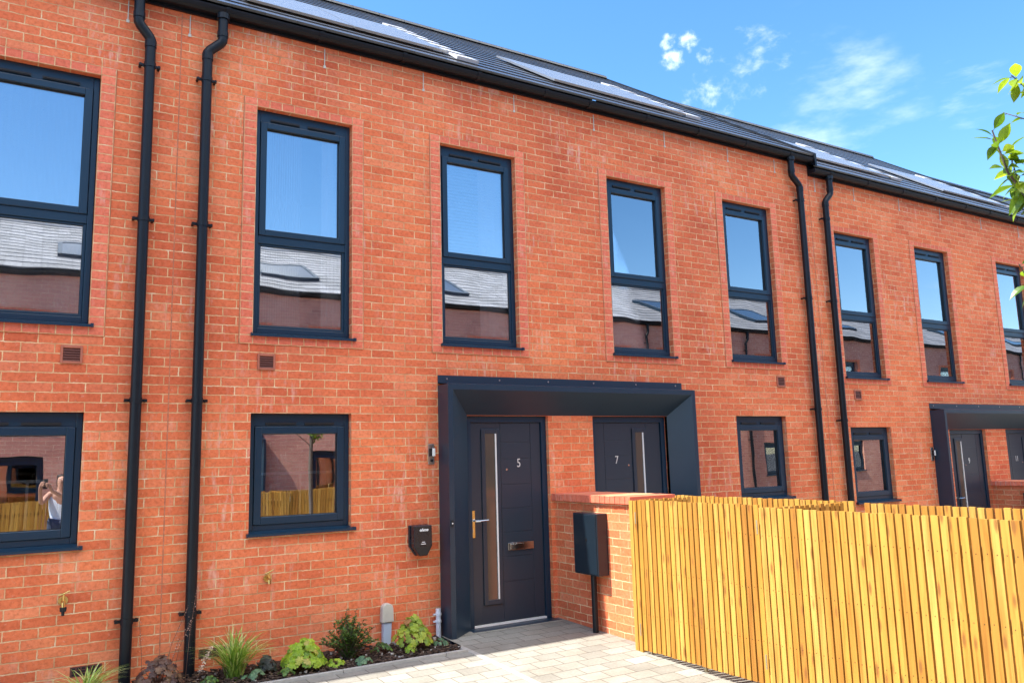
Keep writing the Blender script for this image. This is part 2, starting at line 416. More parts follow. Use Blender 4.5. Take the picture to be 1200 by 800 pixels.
def window(root, x0, zt, low=False, blind=False, curtain=True, cross=False, net=0):
    x1 = x0+WW
    zb = zt-(1.042 if low else 2.129)
    zs = zb+.03
    a, b = x0+.003, x1-.003
    f = MB()
    F0 = .062
    ring(f, a, b, zs, zt-.003, .045, .045, .05, .062, F0, F0+.07)
    f.box(a+.045, b-.045, F0, F0+.07, zt-.113, zt-.065)          # vent head
    if low:
        ring(f, a+.048, b-.048, zs+.053, zt-.116, .062, .062, .062, .062, F0-.012, F0+.06)
        panes = [(a+.108, b-.108, zs+.113, zt-.176)]
    else:
        zc = zb+.93                       # transom
        f.box(a+.045, b-.045, F0, F0+.07, zc-.075, zc)
        ring(f, a+.048, b-.048, zc+.003, zt-.116, .058, .058, .055, .055, F0-.012, F0+.06)
        panes = [(a+.104, b-.104, zc+.056, zt-.169), (a+.066, b-.066, zs+.072, zc-.090)]
        ring(f, a+.046, b-.046, zs+.051, zc-.076, .022, .022, .022, .018, F0+.012, F0+.06)
    fr = f.build('window', M['frame'], root, bevel=.004)
    for p in panes:
        g = MB(); g.box(p[0], p[1], F0+.026, F0+.032, p[2], p[3]); g.build('pane', M['glass'], fr)
        if True:
            g = MB(); ring(g, p[0]-.002, p[1]+.002, p[2]-.002, p[3]+.002, .008, .008, .008, .008, F0+.018, F0+.0245)
            g.build('gasket', M['black'], fr)
    s = MB()
    c = [(x0+.002, .06, zb+.002), (x1-.002, .06, zb+.002)]
    s.prism([(-.038, zb-.012), (-.038, zb+.008), (.0, zb+.016), (.06, zb+.03), (.06, zb+.003), (-.03, zb+.003), (-.03, zb-.012)], 'x', x0-.012, x1+.012)
    s.box(x0-.020, x0-.012, -.042, -.001, zb-.013, zb+.017); s.box(x1+.012, x1+.035, -.042, -.001, zb-.013, zb+.017)
    s.build('sill', M['frame'], fr)
    for xa in (x0+.14, x0+WW-.42):
        v = MB(); v.box(xa, xa+.27, F0-.014, F0+.002, zt-.100, zt-.078); v.box(xa+.01, xa+.26, F0-.019, F0-.0145, zt-.093, zt-.087)
        v.build('trickle_vent', M['black'], fr)
    # white plaster reveal behind the frame, and the dressings
    r = MB(); y0, y1 = F0+.075, F0+.30
    for q in ([(a+.05, y0, zs), (a+.05, y1, zs), (a+.05, y1, zt), (a+.05, y0, zt)], [(b-.05, y0, zs), (b-.05, y1, zs), (b-.05, y1, zt), (b-.05, y0, zt)],
              [(a+.05, y0, zt-.1), (b-.05, y0, zt-.1), (b-.05, y1, zt-.1), (a+.05, y1, zt-.1)], [(a+.05, y0, zs+.05), (b-.05, y0, zs+.05), (b-.05, y1, zs+.05), (a+.05, y1, zs+.05)]):
        r.face(q)
    r.build('inner_reveal', M['wall_in'], fr)
    if blind:
        bl = MB(); z = zt-.18
        while z > zb+.98:
            bl.face([(a+.06, .155, z), (b-.06, .155, z), (b-.06, .185, z+.032), (a+.06, .185, z+.032)]); z -= .036
        bl.build('blind', M['blind'], fr)
    if curtain:
        cu = MB(); n = 14; cx = b-.052; cw = .30 if low else .14+.24*((x0*1.37) % 1)
        for i in range(n):
            t0, t1 = i/n, (i+1)/n
            ya, yb = .165+.014*math.sin(i*2.4), .165+.014*math.sin((i+1)*2.4)
            cu.face([(cx-cw+cw*t0, ya, zs+.06), (cx-cw+cw*t1, yb, zs+.06), (cx-cw+cw*t1, yb, zt-.11), (cx-cw+cw*t0, ya, zt-.11)])
        cu.build('curtain', M['curtain'], fr, smooth=True)
    if net:
        cu = MB(); n = 60; xa, xb = a+.055, a+.055+(WW-.11)*net
        for i in range(n):
            t0, t1 = i/n, (i+1)/n
            cu.face([(xa+(xb-xa)*t0, .142+.004*math.sin(i*1.9), zs+.06), (xa+(xb-xa)*t1, .142+.004*math.sin(i*1.9+1.9), zs+.06),
                     (xa+(xb-xa)*t1, .142+.004*math.sin(i*1.9+1.9), zt-.11), (xa+(xb-xa)*t0, .142+.004*math.sin(i*1.9), zt-.11)])
        cu.build('net_curtain', M['net'], fr, smooth=True)
    if cross:
        cr = MB(); xm = (x0+x1)/2+.06
        cr.box(a, b+.1, .40, .425, zb+.50, zb+.525); cr.box(xm+.03, xm+.05, .401, .424, zb+.03, zb+.50)
        cr.build('inner_glazing_bar', M['wall_in'], fr)
    return fr

def header_band(mb, x0, x1, z0, z1, w=.112, pr=-.009):
    """half-brick border round an upper opening, a few mm proud of the wall"""
    def uv(x, z, ou): return (x-ou, z-2.057)
    for xa, xb in ((x0-w, x0), (x1, x1+w)):
        mb.face([(xa, pr, z0-.08), (xb, pr, z0-.08), (xb, pr, z1+.076), (xa, pr, z1+.076)],
                [(0, z0-.08-2.057), (.1137, z0-.08-2.057), (.1137, z1+.076-2.057), (0, z1+.076-2.057)])
        for xe in (xa, xb):
            mb.face([(xe, pr, z0-.08), (xe, .0, z0-.08), (xe, .0, z1+.076), (xe, pr, z1+.076)])
    for xe in (x0-w-.008, x1+w):
        mb.face([(xe, -.0022, z0-.08), (xe+.008, -.0022, z0-.08), (xe+.008, -.0022, z1+.076), (xe, -.0022, z1+.076)], None, 1)
    for za, zb_ in ((z1, z1+.076), (z0-.08, z0-.004)):
        v0 = 0
        mb.face([(x0, pr, za), (x1, pr, za), (x1, pr, zb_), (x0, pr, zb_)],
                [(0, 0), (.1137*8, 0), (.1137*8, .0762), (0, .0762)])
        mb.face([(x0-w, pr, zb_), (x1+w, pr, zb_), (x1+w, 0, zb_), (x0-w, 0, zb_)])
        mb.face([(x0-w, pr, za), (x1+w, pr, za), (x1+w, 0, za), (x0-w, 0, za)])

def vent(root, x, z, w=.155, h=.14, name='wall_vent'):
    v = MB(); ring(v, x-w/2, x+w/2, z-h/2, z+h/2, .018, .018, .018, .018, -.014, .01)
    vo = v.build(name, M['terra'], root, bevel=.003)
    l = MB(); l.box(x-w/2+.018, x+w/2-.018, -.001, .008, z-h/2+.018, z+h/2-.018)
    n = 5
    for i in range(n):
        za = z-h/2+.02+i*(h-.04)/n
        l.hexa([(x-w/2+.019, -.012, za), (x+w/2-.019, -.012, za), (x-w/2+.019, -.002, za+.01), (x+w/2-.019, -.002, za+.01),
                (x-w/2+.019, -.012, za+.004), (x+w/2-.019, -.012, za+.004), (x-w/2+.019, -.002, za+.015), (x+w/2-.019, -.002, za+.015)])
    l.build('louvre', M['terrad'], vo)
def air_brick(root, x, z):
    v = MB(); v.box(x-.107, x+.107, -.003, .01, z-.037, z+.037)
    for i in range(6):
        for k in range(3): v.box(x-.095+i*.033, x-.072+i*.033, -.0045, -.0032, z-.028+k*.021, z-.014+k*.021, 1)
    v.build('air_brick', [M['terrad'], M['black']], root)

def door(root, x0, x1, zt, hinge_right, num, hx, gx0, gx1, nx, px):
    """x0..x1 the brick opening"""
    f = MB(); Y = .045
    ring(f, x0+.003, x1-.003, ZB+.06, zt-.004, .062, .062, .0, .062, Y, Y+.075)
    dz = zt-2.045
    lf = MB()
    a, b = x0+.068, x1-.068
    z0, z1 = -.005+dz, zt-.068
    lf.box(a, b, Y+.022, Y+.060, z0, z1)
    # raised fields with grooves between them
    def pan(xa, xb, za, zb_): lf.box(xa, xb, Y+.018, Y+.0225, za+dz, zb_+dz)
    lx0, lx1 = (gx1+.055, b-.13) if not hinge_right else (a+.13, gx0-.055)
    pan(a+.004, gx0-.050, .006, z1-dz-.004) if not hinge_right else pan(gx1+.050, b-.004, .006, z1-dz-.004)
    pan((b-.125) if not hinge_right else a+.004, (b-.004) if not hinge_right else a+.125, .006, z1-dz-.004)
    for za, zb_ in ((.006, .375), (.38, .62), (.625, .86), (.865, 1.10), (1.105, 1.34), (1.345, 1.60), (1.605, 1.77), (1.775, 1.97)):
        pan(lx0, lx1, za, min(zb_, z1-dz-.004))
    d = lf.build('door', M['doorpaint'], root, bevel=.0015)
    f.build('door_frame', M['frame'], d, bevel=.003)
    c = MB(); ring(c, gx0-.045, gx1+.045, .175+dz, 1.91+dz, .045, .045, .045, .045, Y+.004, Y+.03)
    c.build('glazing_surround', M['doorpaint'], d, bevel=.004)
    g = MB(); g.box(gx0, gx1, Y+.010, Y+.018, .22+dz, 1.865+dz); g.build('door_glass', M['doorglass'], d)
    g = MB(); g.box(gx1-.016, gx1-.001, Y-.001, Y+.0098, .222+dz, 1.863+dz); g.build('glass_bead', M['lens'], d)
    hz = 1.0+dz
    s = 1 if not hinge_right else -1
    h = MB(); h.box(hx-.016, hx+.016, Y+.004, Y+.022, hz-.165, hz+.10)
    h.tube([(hx, Y+.010, hz), (hx, Y-.045, hz)], .010, 8)
    h.tube([(hx, Y-.045, hz), (hx+s*.05, Y-.05, hz), (hx+s*.145, Y-.046, hz+.003)], [.011, .010, .007], 8)
    h.tube([(hx, Y+.006, hz-.10), (hx, Y-.004, hz-.10)], .011, 10)
    h.build('handle', M['chrome'], d, smooth=False)
    if num in ('5', '9'):
        l = MB(); l.box(nx-.155, nx+.15, Y+.004, Y+.02, .682+dz, .757+dz); l.box(nx-.13, nx+.125, Y+.001, Y+.006, .690+dz, .745+dz)
        l.build('letter_plate', M['chrome'], d, bevel=.002)
    add_text('door_number', num, .125, (nx, Y+.014, 1.555+dz), M['num'], d, sx=.8)
    p = MB(); p.tube([(px, Y+.02, 1.495+dz), (px, Y+.010, 1.495+dz)], .011, 10); p.build('peephole', M['chrome'], d)
    t = MB(); t.box(x0+.066, x1-.066, Y-.004, Y+.05, -.026+dz, -.008+dz); t.build('threshold', M['lens'], d)
    st = MB(); st.box(x0-.02, x1+.03, -.10, Y+.09, -.075+dz*.5, -.028+dz); st.build('door_step', M['frame'], d, bevel=.004)
    return d

def roof_part(root, x0, x1, dz, verge, tm, panels=(), lights=(), SLOPE=.695):
    mb = MB()
    L = RY-EY; g = L/NC
    nx, nz = -SLOPE, 1.0; k = math.hypot(nx, nz); nx, nz = nx/k, nz/k      # outward normal in (y, z)
    def P(y, h): return (y+nx*h, EZ+dz+SLOPE*(y-EY)+nz*h)
    HB, HT_ = .019, .006
    for i in range(NC):
        ya, yb = EY+i*g, EY+(i+1)*g+.02
        b0 = P(ya, -.004); b1 = P(ya, HB); t1 = P(yb, HT_)
        v = [(x0, *b0), (x1, *b0), (x1, *b1), (x0, *b1), (x1, *t1), (x0, *t1)]
        o = (i % 2)*.15
        mb.face([v[0], v[1], v[2], v[3]], [(x0+o, i+.02), (x1+o, i+.02), (x1+o, i+.05), (x0+o, i+.05)])
        mb.face([v[3], v[2], v[4], v[5]], [(x0+o, i+.05), (x1+o, i+.05), (x1+o, i+.95), (x0+o, i+.95)])
        if verge:
            mb.face([(x1, *b0), (x1, *t1), (x1, *b1)], [(x1, i+.5)]*3)
    yr, zr = RY, EZ+dz+SLOPE*(RY-EY)
    mb.face([(x0, yr, zr+.004), (x1, yr, zr+.004), (x1, 9.15, EZ+dz), (x0, 9.15, EZ+dz)], [(x0, .1), (x1, .1), (x1, .9), (x0, .9)])
    rf = mb.build('roof', tm, root)
    r = MB(); seg = 7
    pts = [(RY+.11*math.cos(math.pi*t/seg), zr-.03+.085*math.sin(math.pi*t/seg)) for t in range(seg+1)]
    n = max(1, int((x1-x0)/.45)); w = (x1-x0)/n
    for i in range(n): r.prism(pts, 'x', x0+i*w+.003, x0+(i+1)*w-.003)
    r.build('ridge_tile', tm, rf)
    if verge:
        v = MB(); e = .035
        v.hexa([(x1+.001, EY-.03, EZ+dz-.16), (x1+e, EY-.03, EZ+dz-.16), (x1+.001, RY, zr-.17), (x1+e, RY, zr-.17),
                (x1+.001, EY-.03, EZ+dz+.035), (x1+e, EY-.03, EZ+dz+.035), (x1+.001, RY, zr+.035), (x1+e, RY, zr+.035)])
        v.build('verge_trim', M['blackpvc'], rf)
    for (xa, xb, ya, yb) in panels:
        n = 2; w = (xb-xa)/n
        for i in range(n):
            p = MB(); a, b = xa+i*w+.008, xa+(i+1)*w-.008
            lo0, lo1 = P(ya, .036), P(ya, .062); hi0, hi1 = P(yb, .036), P(yb, .062)
            p.hexa([(a, *lo0), (b, *lo0), (a, *hi0), (b, *hi0), (a, *lo1), (b, *lo1), (a, *hi1), (b, *hi1)])
            p.build('solar_panel', M['panel'], rf)
        for (xe, s) in ((xb, 1),):
            i0 = int((ya-EY)/g); i1 = int((yb-EY)/g)+1
            for i in range(i0, i1+1):
                y0_, y1_ = EY+i*g, EY+(i+.62)*g
                wid = .27
                xs0, xs1 = (xe, xe+wid) if s > 0 else (xe-wid, xe)
                f = MB(); q0, q1, q2, q3 = P(y0_, HB+.003), P(y0_, HB+.042), P(y1_, HT_+.03), P(y1_, HT_+.05)
                f.hexa([(xs0, *q0), (xs1, *q0), (xs0, *q2), (xs1, *q2), (xs0, *q1), (xs1, *q1), (xs0, *q3), (xs1, *q3)])
                f.build('flashing', M['lead'], rf)
    for (xa, xb, ya, yb) in lights:
        f = MB()
        def B(x, y, h): return (x, *P(y, h))
        for (a, b, c, d) in ((xa-.09, xa, ya-.09, yb+.09), (xb, xb+.09, ya-.09, yb+.09), (xa, xb, ya-.09, ya), (xa, xb, yb, yb+.09)):
            f.hexa([B(a, c, .0), B(b, c, .0), B(a, d, .0), B(b, d, .0), B(a, c, .10), B(b, c, .10), B(a, d, .10), B(b, d, .10)])
        lo = f.build('rooflight', M['canopy'], rf)
        f = MB(); f.hexa([B(xa, ya, .05), B(xb, ya, .05), B(xa, yb, .05), B(xb, yb, .05), B(xa, ya, .09), B(xb, ya, .09), B(xa, yb, .09), B(xb, yb, .09)])
        go = f.build('rooflight_glass', M['rooflight'], rf)
    return rf

def gutter(root, x0, x1, dz, capl, capr, outlet=None):
    mb = MB(); z = 5.634+dz
    prof = [(-.040, z+.004), (-.100, z), (-.124, z+.016), (-.136, z+.04), (-.141, z+.056), (-.131, z+.056), (-.124, z+.038), (-.10, z+.012), (-.05, z+.014), (-.045, z+.07), (-.035, z+.07), (-.035, z+.004)]
    mb.prism(prof, 'x', x0, x1)
    if capl: mb.box(x0-.006, x0-.0005, -.143, -.033, z-.002, z+.058)
    if capr: mb.box(x1+.0005, x1+.006, -.143, -.033, z-.002, z+.058)
    o = mb.build('gutter', M['blackpvc'], root)
    x = x0+.35
    while x < x1-.1:
        j = MB(); j.prism([(-.04, z-.005), (-.102, z-.006), (-.130, z+.013), (-.143, z+.04), (-.148, z+.059), (-.1415, z+.059), (-.1365, z+.039), (-.1245, z+.015), (-.1005, z-.001), (-.04, z+.003)], 'x', x, x+.04)
        j.build('gutter_joint', M['blackpvc'], o); x += .86
    f = MB(); f.box(x0, x1, -.032, -.006, z-.02, z+.13); f.build('fascia', M['blackpvc'], o)
    return o

def downpipe(root, xt, xp, dz, clips):
    yo, yp, r = -.088, -.070, .043
    zt = 5.62+dz
    p = MB()
    path = [(xt, yo, zt), (xt, yo, zt-.20), (xt, yo, zt-.235), (xt+(xp-xt)*.15, yo+.004, zt-.262), (xt+(xp-xt)*.85, yp-.003, zt-.342), (xp, yp, zt-.37), (xp, yp, zt-.40), (xp, yp, ZB+.02)]
    p.tube(path, r, 14)
    o = p.build('downpipe', M['blackpvc'], root, smooth=True)
    md = o.modifiers.new('edge', 'EDGE_SPLIT'); md.split_angle = R(50)
    s = MB()
    for zz, h, rr in ((zt-.03, .05, .056), (zt-.20, .05, .048), (zt-.44, .06, .048)):
        xx, yy = (xt, yo) if zz > zt-.3 else (xp, yp)
        s = MB(); s.tube([(xx, yy, zz), (xx, yy, zz+h)], rr, 14); s.build('pipe_socket', M['blackpvc'], o)
    
    for zc in clips:
        c = MB(); c.tube([(xp, yp, zc-.022), (xp, yp, zc+.022)], .0475, 14)
        c.box(xp-.085, xp+.085, yp+.012, yp+.028, zc-.012, zc+.012)
        for sx in (-1, 1):
            c.tube([(xp+sx*.073, -.002, zc), (xp+sx*.073, yp+.0, zc)], .012, 8)
        c.build('pipe_clip', M['blackpvc'], o)

def room(root, x0, x1, z0, z1, mback, y0=.165, depth=3.6):
    a, b = x0+.06, x1-.06
    r = MB()
    r.face([(a, depth, z0), (b, depth, z0), (b, depth, z1), (a, depth, z1)], None, 0)
    r.face([(a, y0, z0), (a, depth, z0), (a, depth, z1), (a, y0, z1)], None, 1); r.face([(b, y0, z0), (b, depth, z0), (b, depth, z1), (b, y0, z1)], None, 1)
    r.face([(a, y0, z1), (b, y0, z1), (b, depth, z1), (a, depth, z1)], None, 1); r.face([(a, y0, z0), (b, y0, z0), (b, depth, z0), (a, depth, z0)], None, 2)
    r.build('room_lining', [M[mback], M['wall_in'], M['floor_in']], root)

def house(label, x0, x1, dz, up, low, dr=None, group='terraced houses of the near row', pipe=None, gl=False, gr=False, verge=False, panels=(), lights=(), tm='tile',
          vents=(), bricks=(), joint=None, ddz=None, weeps=(), loc=None, blind_at=(), cross_at=(), nocurt=(), slope=.695):
    ddz = dz if ddz is None else ddz
    root = empty('terraced_house', loc or ((x0+x1)/2, 0, -.05), label, 'house', group)
    ztu, ztl = 4.874+dz, 2.057+dz
    ops = [(x, x+WW, ztu-2.129, ztu) for x in up] + [(x, x+WW, ztl-1.042, ztl) for x in low]
    if dr: ops.append((dr[0], dr[1], ZB, 2.045+ddz))
    w = MB(); wall_mesh(w, x0, x1, ZB, 5.66+dz, ops)
    for a, b in ((x0, -1), (x1, 1)):          # gable sides and back
        w.face([(a, .001, ZB), (a, 9, ZB), (a, 9, 5.66+dz), (a, RY, (5.66+(slope*4.5))+dz), (a, .001, 5.66+dz)])
    w.face([(x0, 9, ZB), (x1, 9, ZB), (x1, 9, 5.66+dz), (x0, 9, 5.66+dz)])
    w.build('wall', M['bricko' if tm == 'tileo' else 'brick'], root)
    for x in up:
        bm_ = MB(); header_band(bm_, x, x+WW, ztu-2.129, ztu); bm_.build('header_brick_border', [M['band'], M['bandjoint']], root)
    for i, x in enumerate(up): window(root, x, ztu, blind=(i in blind_at), curtain=(i not in nocurt), net=0 if i in blind_at else (1.0 if (i in nocurt or x > 4) else .5))
    for i, x in enumerate(low): window(root, x, ztl, low=True, cross=(i in cross_at), curtain=not cross_at, net=1.0 if x > 4 else 0)
    room(root, x0, x1, 2.55+dz, 5.2+dz, 'wall_in'); room(root, x0, x1, -.02+dz, 2.45+dz, 'tan_in')
    if dr: door(root, *dr[:2], 2.045+ddz, *dr[2:])
    roof_part(root, x0, x1, dz, verge, M[tm], panels, lights, slope)
    gutter(root, x0, x1, dz, gl, gr)
    if pipe: downpipe(root, pipe[0], pipe[1], dz, pipe[2])
    for v in vents: vent(root, v, 2.508+dz)
    for v in bricks: air_brick(root, v, .105+dz)
    if joint:
        j = MB(); j.box(joint-.0045, joint+.0045, -.0025, .004, ZB, 5.6+dz); j.build('movement_joint', M['mastic'], root)
    for x in weeps:
        k = MB(); k.box(x-.0035, x+.0035, -.008, -.001, 5.42+dz, 5.60+dz); k.box(x-.012, x+.012, -.007, -.001, 5.40+dz, 5.425+dz)
        k.build('weep_clip', M['cream'], root)
    return root

CL = [5.02, 3.66, 2.15, .44]
house('red brick house with its window cut off by the left edge of the photo', -4.2, .953, 0, [-.57, -3.0], [-.57], group='terraced houses of the near row',
      pipe=(.60, .70, CL), vents=[.232], bricks=[.44], joint=.953, weeps=[-.3, .52], panels=[(-3.3, -1.1, .45, 1.95)], cross_at=(0,), nocurt=(0,))
house('red brick house behind the dark blue front door numbered 5', .953, 5.01, 0, [1.62, 3.478], [1.62], (3.738, 4.715, False, '5', 3.818, 3.97, 4.10, 4.37, 4.221),
      pipe=(1.285, 1.165, [5.0, 3.675, 2.153, .443]), vents=[1.744], bricks=[1.355], weeps=[1.02, 2.25, 3.3, 4.4], panels=[(1.6, 3.8, .45, 1.95)], blind_at=(1,), cross_at=(0,))
house('red brick house whose door numbered 7 is half hidden by the garden wall', 5.01, 9.285, 0, [5.647, 7.535], [7.535], (5.304, 6.39, True, '7', 6.27, 5.943, 6.06, 5.665, 5.832),
      pipe=(8.84, 9.01, [5.05, 3.66, 2.15, .44]), gr=True, verge=True, vents=[8.40], joint=9.285, weeps=[5.5, 6.6, 7.7, 8.6], panels=[(5.32, 7.52, .55, 1.95)])
D2 = -.147
house('red brick house with the door numbered 9, first of the lower roofline', 9.285, 13.45, D2, [9.749, 11.675], [9.749], (12.12, 13.12, False, '9', 12.20, 12.36, 12.49, 12.68, 12.57),
      pipe=(9.64, 9.535, [5.0-.147, 3.66, 2.0, .44]), gl=True, vents=[9.97], weeps=[9.42, 10.3, 11.4, 12.5], panels=[(9.92, 12.12, .55, 1.95)], ddz=-.18)
house('red brick house with the door numbered 11 at the right edge of the photo', 13.45, 17.62, D2, [14.013, 15.95], [15.95], (13.72, 14.80, True, '11', 14.66, 14.36, 14.48, 14.087, 14.25),
      pipe=(17.2, 17.35, CL), gr=True, verge=True, joint=17.62, weeps=[13.7, 14.9, 16.2], panels=[(13.70, 15.9, .6, 2.0)], ddz=-.18)
house('red brick house farthest along the row with only its roof in view', 17.62, 21.9, 2*D2, [18.1, 20.0], [18.1], gl=True, pipe=(18.0, 17.9, CL), panels=[(18.2, 20.4, .6, 2.0)])
house('red brick house at the far end of the row, only its ridge showing', 21.9, 26.0, 2*D2, [22.3, 24.2], [24.2], gr=True, verge=True, panels=[(22.2, 24.4, .6, 2.0)])

# ---- the row across the street, seen in the glass
OY = -10.75
opp = house('red brick house across the street mirrored in the lower upstairs panes', -2.1, 2.1, 0, [-1.5, .5], [-1.5, .5], None, group='houses across the street',
            lights=[(-.9, .35, 1.0, 2.2)], tm='tileo', pipe=(1.9, 1.98, CL), loc=(0, 0, -.05), verge=False, slope=.47)
opp.location = (4.9, OY, -.2); opp.rotation_euler = (0, 0, math.pi)
for i, x in enumerate([.7, -3.5, 9.1, 13.3, 17.5, 21.7, 25.9, 30.1, 34.3, 38.5, 42.7]):
    c = copy_tree(opp); c.location = (x, OY, -.2)

# ------------------------------------------------------------------ porch surrounds
def porch(label, xl, xr, il, ir, dz, bell=True):
    zt, zl, zi, zf, p = 2.338+dz, 2.285+dz, 2.047+dz, 2.443+dz, .225
    root = empty('porch_surround', ((xl+xr)/2, 0, -.06), label, 'porch surround', 'metal porch surrounds')
    m = MB(); lw = .052; zb = -.11
    for s, xo, xi in ((1, xl, il), (-1, xr, ir)):
        # upright: outer side, front lip, splayed inner face, back
        xo2 = xo+s*lw
        out = [(xo, -.001), (xo, -p), (xo2, -p), (xi, .0), (xi, .04), (xi-s*.012, .04)]
        n = len(out)
        def top(q):       # follow the mitre with the soffit
            if q == out[3] or q == out[4] or q == out[5]: return zi
            if q == out[2]: return zl
            return zt
        for i in range(n-1):
            a, b = out[i], out[i+1]
            m.face([(a[0], a[1], zb), (b[0], b[1], zb), (b[0], b[1], top(b)), (a[0], a[1], top(a))])
    m.face([(xl, -p, zt), (xr, -p, zt), (xr-lw, -p, zl), (xl+lw, -p, zl)])
    m.face([(xl+lw, -p, zl), (xr-lw, -p, zl), (ir, 0, zi), (il, 0, zi)])
    m.face([(il, 0, zi), (ir, 0, zi), (ir, .04, zi), (il, .04, zi)])
    m.face([(xl, -p, zt), (xr, -p, zt), (xr, -.001, zt+.03), (xl, -.001, zt+.03)])
    m.build('surround_panel', M['canopy'], root)
    f = MB(); f.box(xl, xr, -.006, -.0008, zt+.02, zf); fo = f.build('wall_flange', M['canopy'], root)
    n = 6
    for i in range(n):
        x = xl+.1+(xr-xl-.2)*i/(n-1)
        b = MB(); b.tube([(x, -.006, zf-.035), (x, -.0105, zf-.035)], .009, 8); b.build('screw', M['steel'], fo)
    if bell:
        b = MB(); b.box(xl+.010, xl+.034, -p-.012, -p, .985+dz, 1.045+dz); bo = b.build('bell_push', M['black'], root, bevel=.003)
        b = MB(); b.tube([(xl+.022, -p-.012, 1.015+dz), (xl+.022, -p-.015, 1.015+dz)], .007, 10); b.build('button', M['lens'], bo)
    return root
porch57 = porch('dark blue metal porch surround shared by doors 5 and 7', 3.419, 6.646, 3.738, 6.39, 0)
porch('dark blue metal porch surround shared by doors 9 and 11', 11.66, 14.95, 12.08, 14.80, -.18, False)

def turned(src, x, label):
    c = copy_tree(src); c.location = (x, OY, -.2); c.rotation_euler = (0, 0, math.pi); c['label'] = label; return c
# ------------------------------------------------------------------ things on the wall
def wall_light(x, z, label):
    r = empty('wall_light', (x, 0, z), label, 'wall light', 'outdoor wall lights')
    b = MB(); b.box(x-.032, x+.032, -.014, -.0005, z-.098, z+.098); b.build('back_plate', M['steel'], r, bevel=.003)
    b = MB(); b.box(x-.004, x+.026, -.052, -.0145, z-.02, z+.056); b.build('lens', M['lens'], r, bevel=.004)
    b = MB(); b.box(x-.024, x-.0045, -.044, -.0145, z-.02, z+.056); b.build('lamp_side', M['black'], r)
    b = MB(); b.tube([(x+.002, -.0145, z-.062), (x+.002, -.022, z-.062)], .014, 12); b.build('sensor', M['black'], r)
wall_light(3.335, 1.668, 'steel wall light with white lens left of door 5 surround')
wall_light(11.60, 1.50, 'steel wall light with white lens left of door 9 surround')

ch = empty('ev_charger', (3.19, 0, .86), 'black wall mounted car charger below the wall light', 'car charger')
m = MB()
o1 = [(3.10, 1.005), (3.285, 1.005), (3.288, .815), (3.235, .728), (3.16, .728), (3.10, .815)]
m.prism([(3.088+(x-3.10)*1.06, .86+(z-.86)*1.02) for x, z in o1], 'y', -.03, -.0005)
m.prism(o1, 'y', -.112, -.0305)
m.build('shell', M['char'], ch, bevel=.006)
m = MB(); m.prism([(3.112, .812), (3.277, .812), (3.232, .738), (3.163, .738)], 'y', -.1155, -.1125); m.build('socket_panel', M['charb'], ch)
lo = add_text('lettering', 'ohme', .038, (3.20, -.1135, .965), M['white'], ch, shear=.3, sx=1.0, bold=.0012)
m = MB(); m.box(3.182, 3.212, -.1135, -.1122, .851, .857); m.box(3.172, 3.22, -.1135, -.1122, .834, .840); m.build('print', M['white'], ch)

def tap(x, z, label, conn):
    r = empty('tap', (x, 0, z), label, 'tap', 'outdoor taps')
    b = MB(); b.tube([(x, -.0005, z), (x, -.008, z)], .033, 16); b.build('rose', M['brass'], r)
    b = MB(); b.tube([(x, -.008, z), (x, -.06, z), (x, -.075, z-.01), (x, -.08, z-.04)], [.013, .014, .013, .012], 10)
    b.tube([(x, -.055, z+.01), (x, -.055, z+.05)], .008, 8); b.build('body', M['brass'], r)
    b = MB(); b.tube([(x-.035, -.06, z+.045), (x, -.056, z+.055), (x+.04, -.05, z+.072)], [.005, .007, .005], 8); b.build('lever', M['brass'], r)
    if conn:
        b = MB(); b.tube([(x, -.08, z-.04), (x, -.08, z-.07), (x, -.08, z-.071), (x, -.08, z-.10)], [.024, .022, .012, .010], 12); b.build('hose_connector', M['black'], r)
tap(.264, .636, 'brass outdoor tap with black hose connector on the left', True)
tap(1.785, .652, 'small brass outdoor tap below the ground floor window', False)

# grey duct with its cream cap and white waste pipe
r = empty('duct_cover', (2.86, 0, -.05), 'pale duct with rounded cream cap between two garden plants', 'duct')
m = MB(); n = 8
arc = [(2.86+.052*math.cos(math.pi*t/n), .285+.045*math.sin(math.pi*t/n)) for t in range(n+1)]
m.prism([(2.918, .165)]+arc+[(2.802, .165)], 'y', -.065, -.0005); m.build('cap', M['cream'], r, bevel=.006)
m = MB(); m.prism([(2.815, -.14), (2.885, -.14), (2.903, .165), (2.82, .165)], 'y', -.05, -.0005); m.build('duct', M['greypvc'], r, bevel=.006)
r = empty('waste_pipe', (3.372, -.045, -.05), 'short white plastic pipe against the foot of the porch surround', 'pipe')
m = MB(); m.tube([(3.372, -.045, -.13), (3.372, -.045, .225)], .024, 14); m.build('pipe', M['whitepvc'], r, smooth=False)
m = MB()
for z in (.10, .165): m.tube([(3.372, -.045, z), (3.372, -.045, z+.022)], .030, 14); m.box(3.32, 3.36, -.052, -.036, z+.004, z+.018)
m.build('pipe_collar', M['whitepvc'], r)

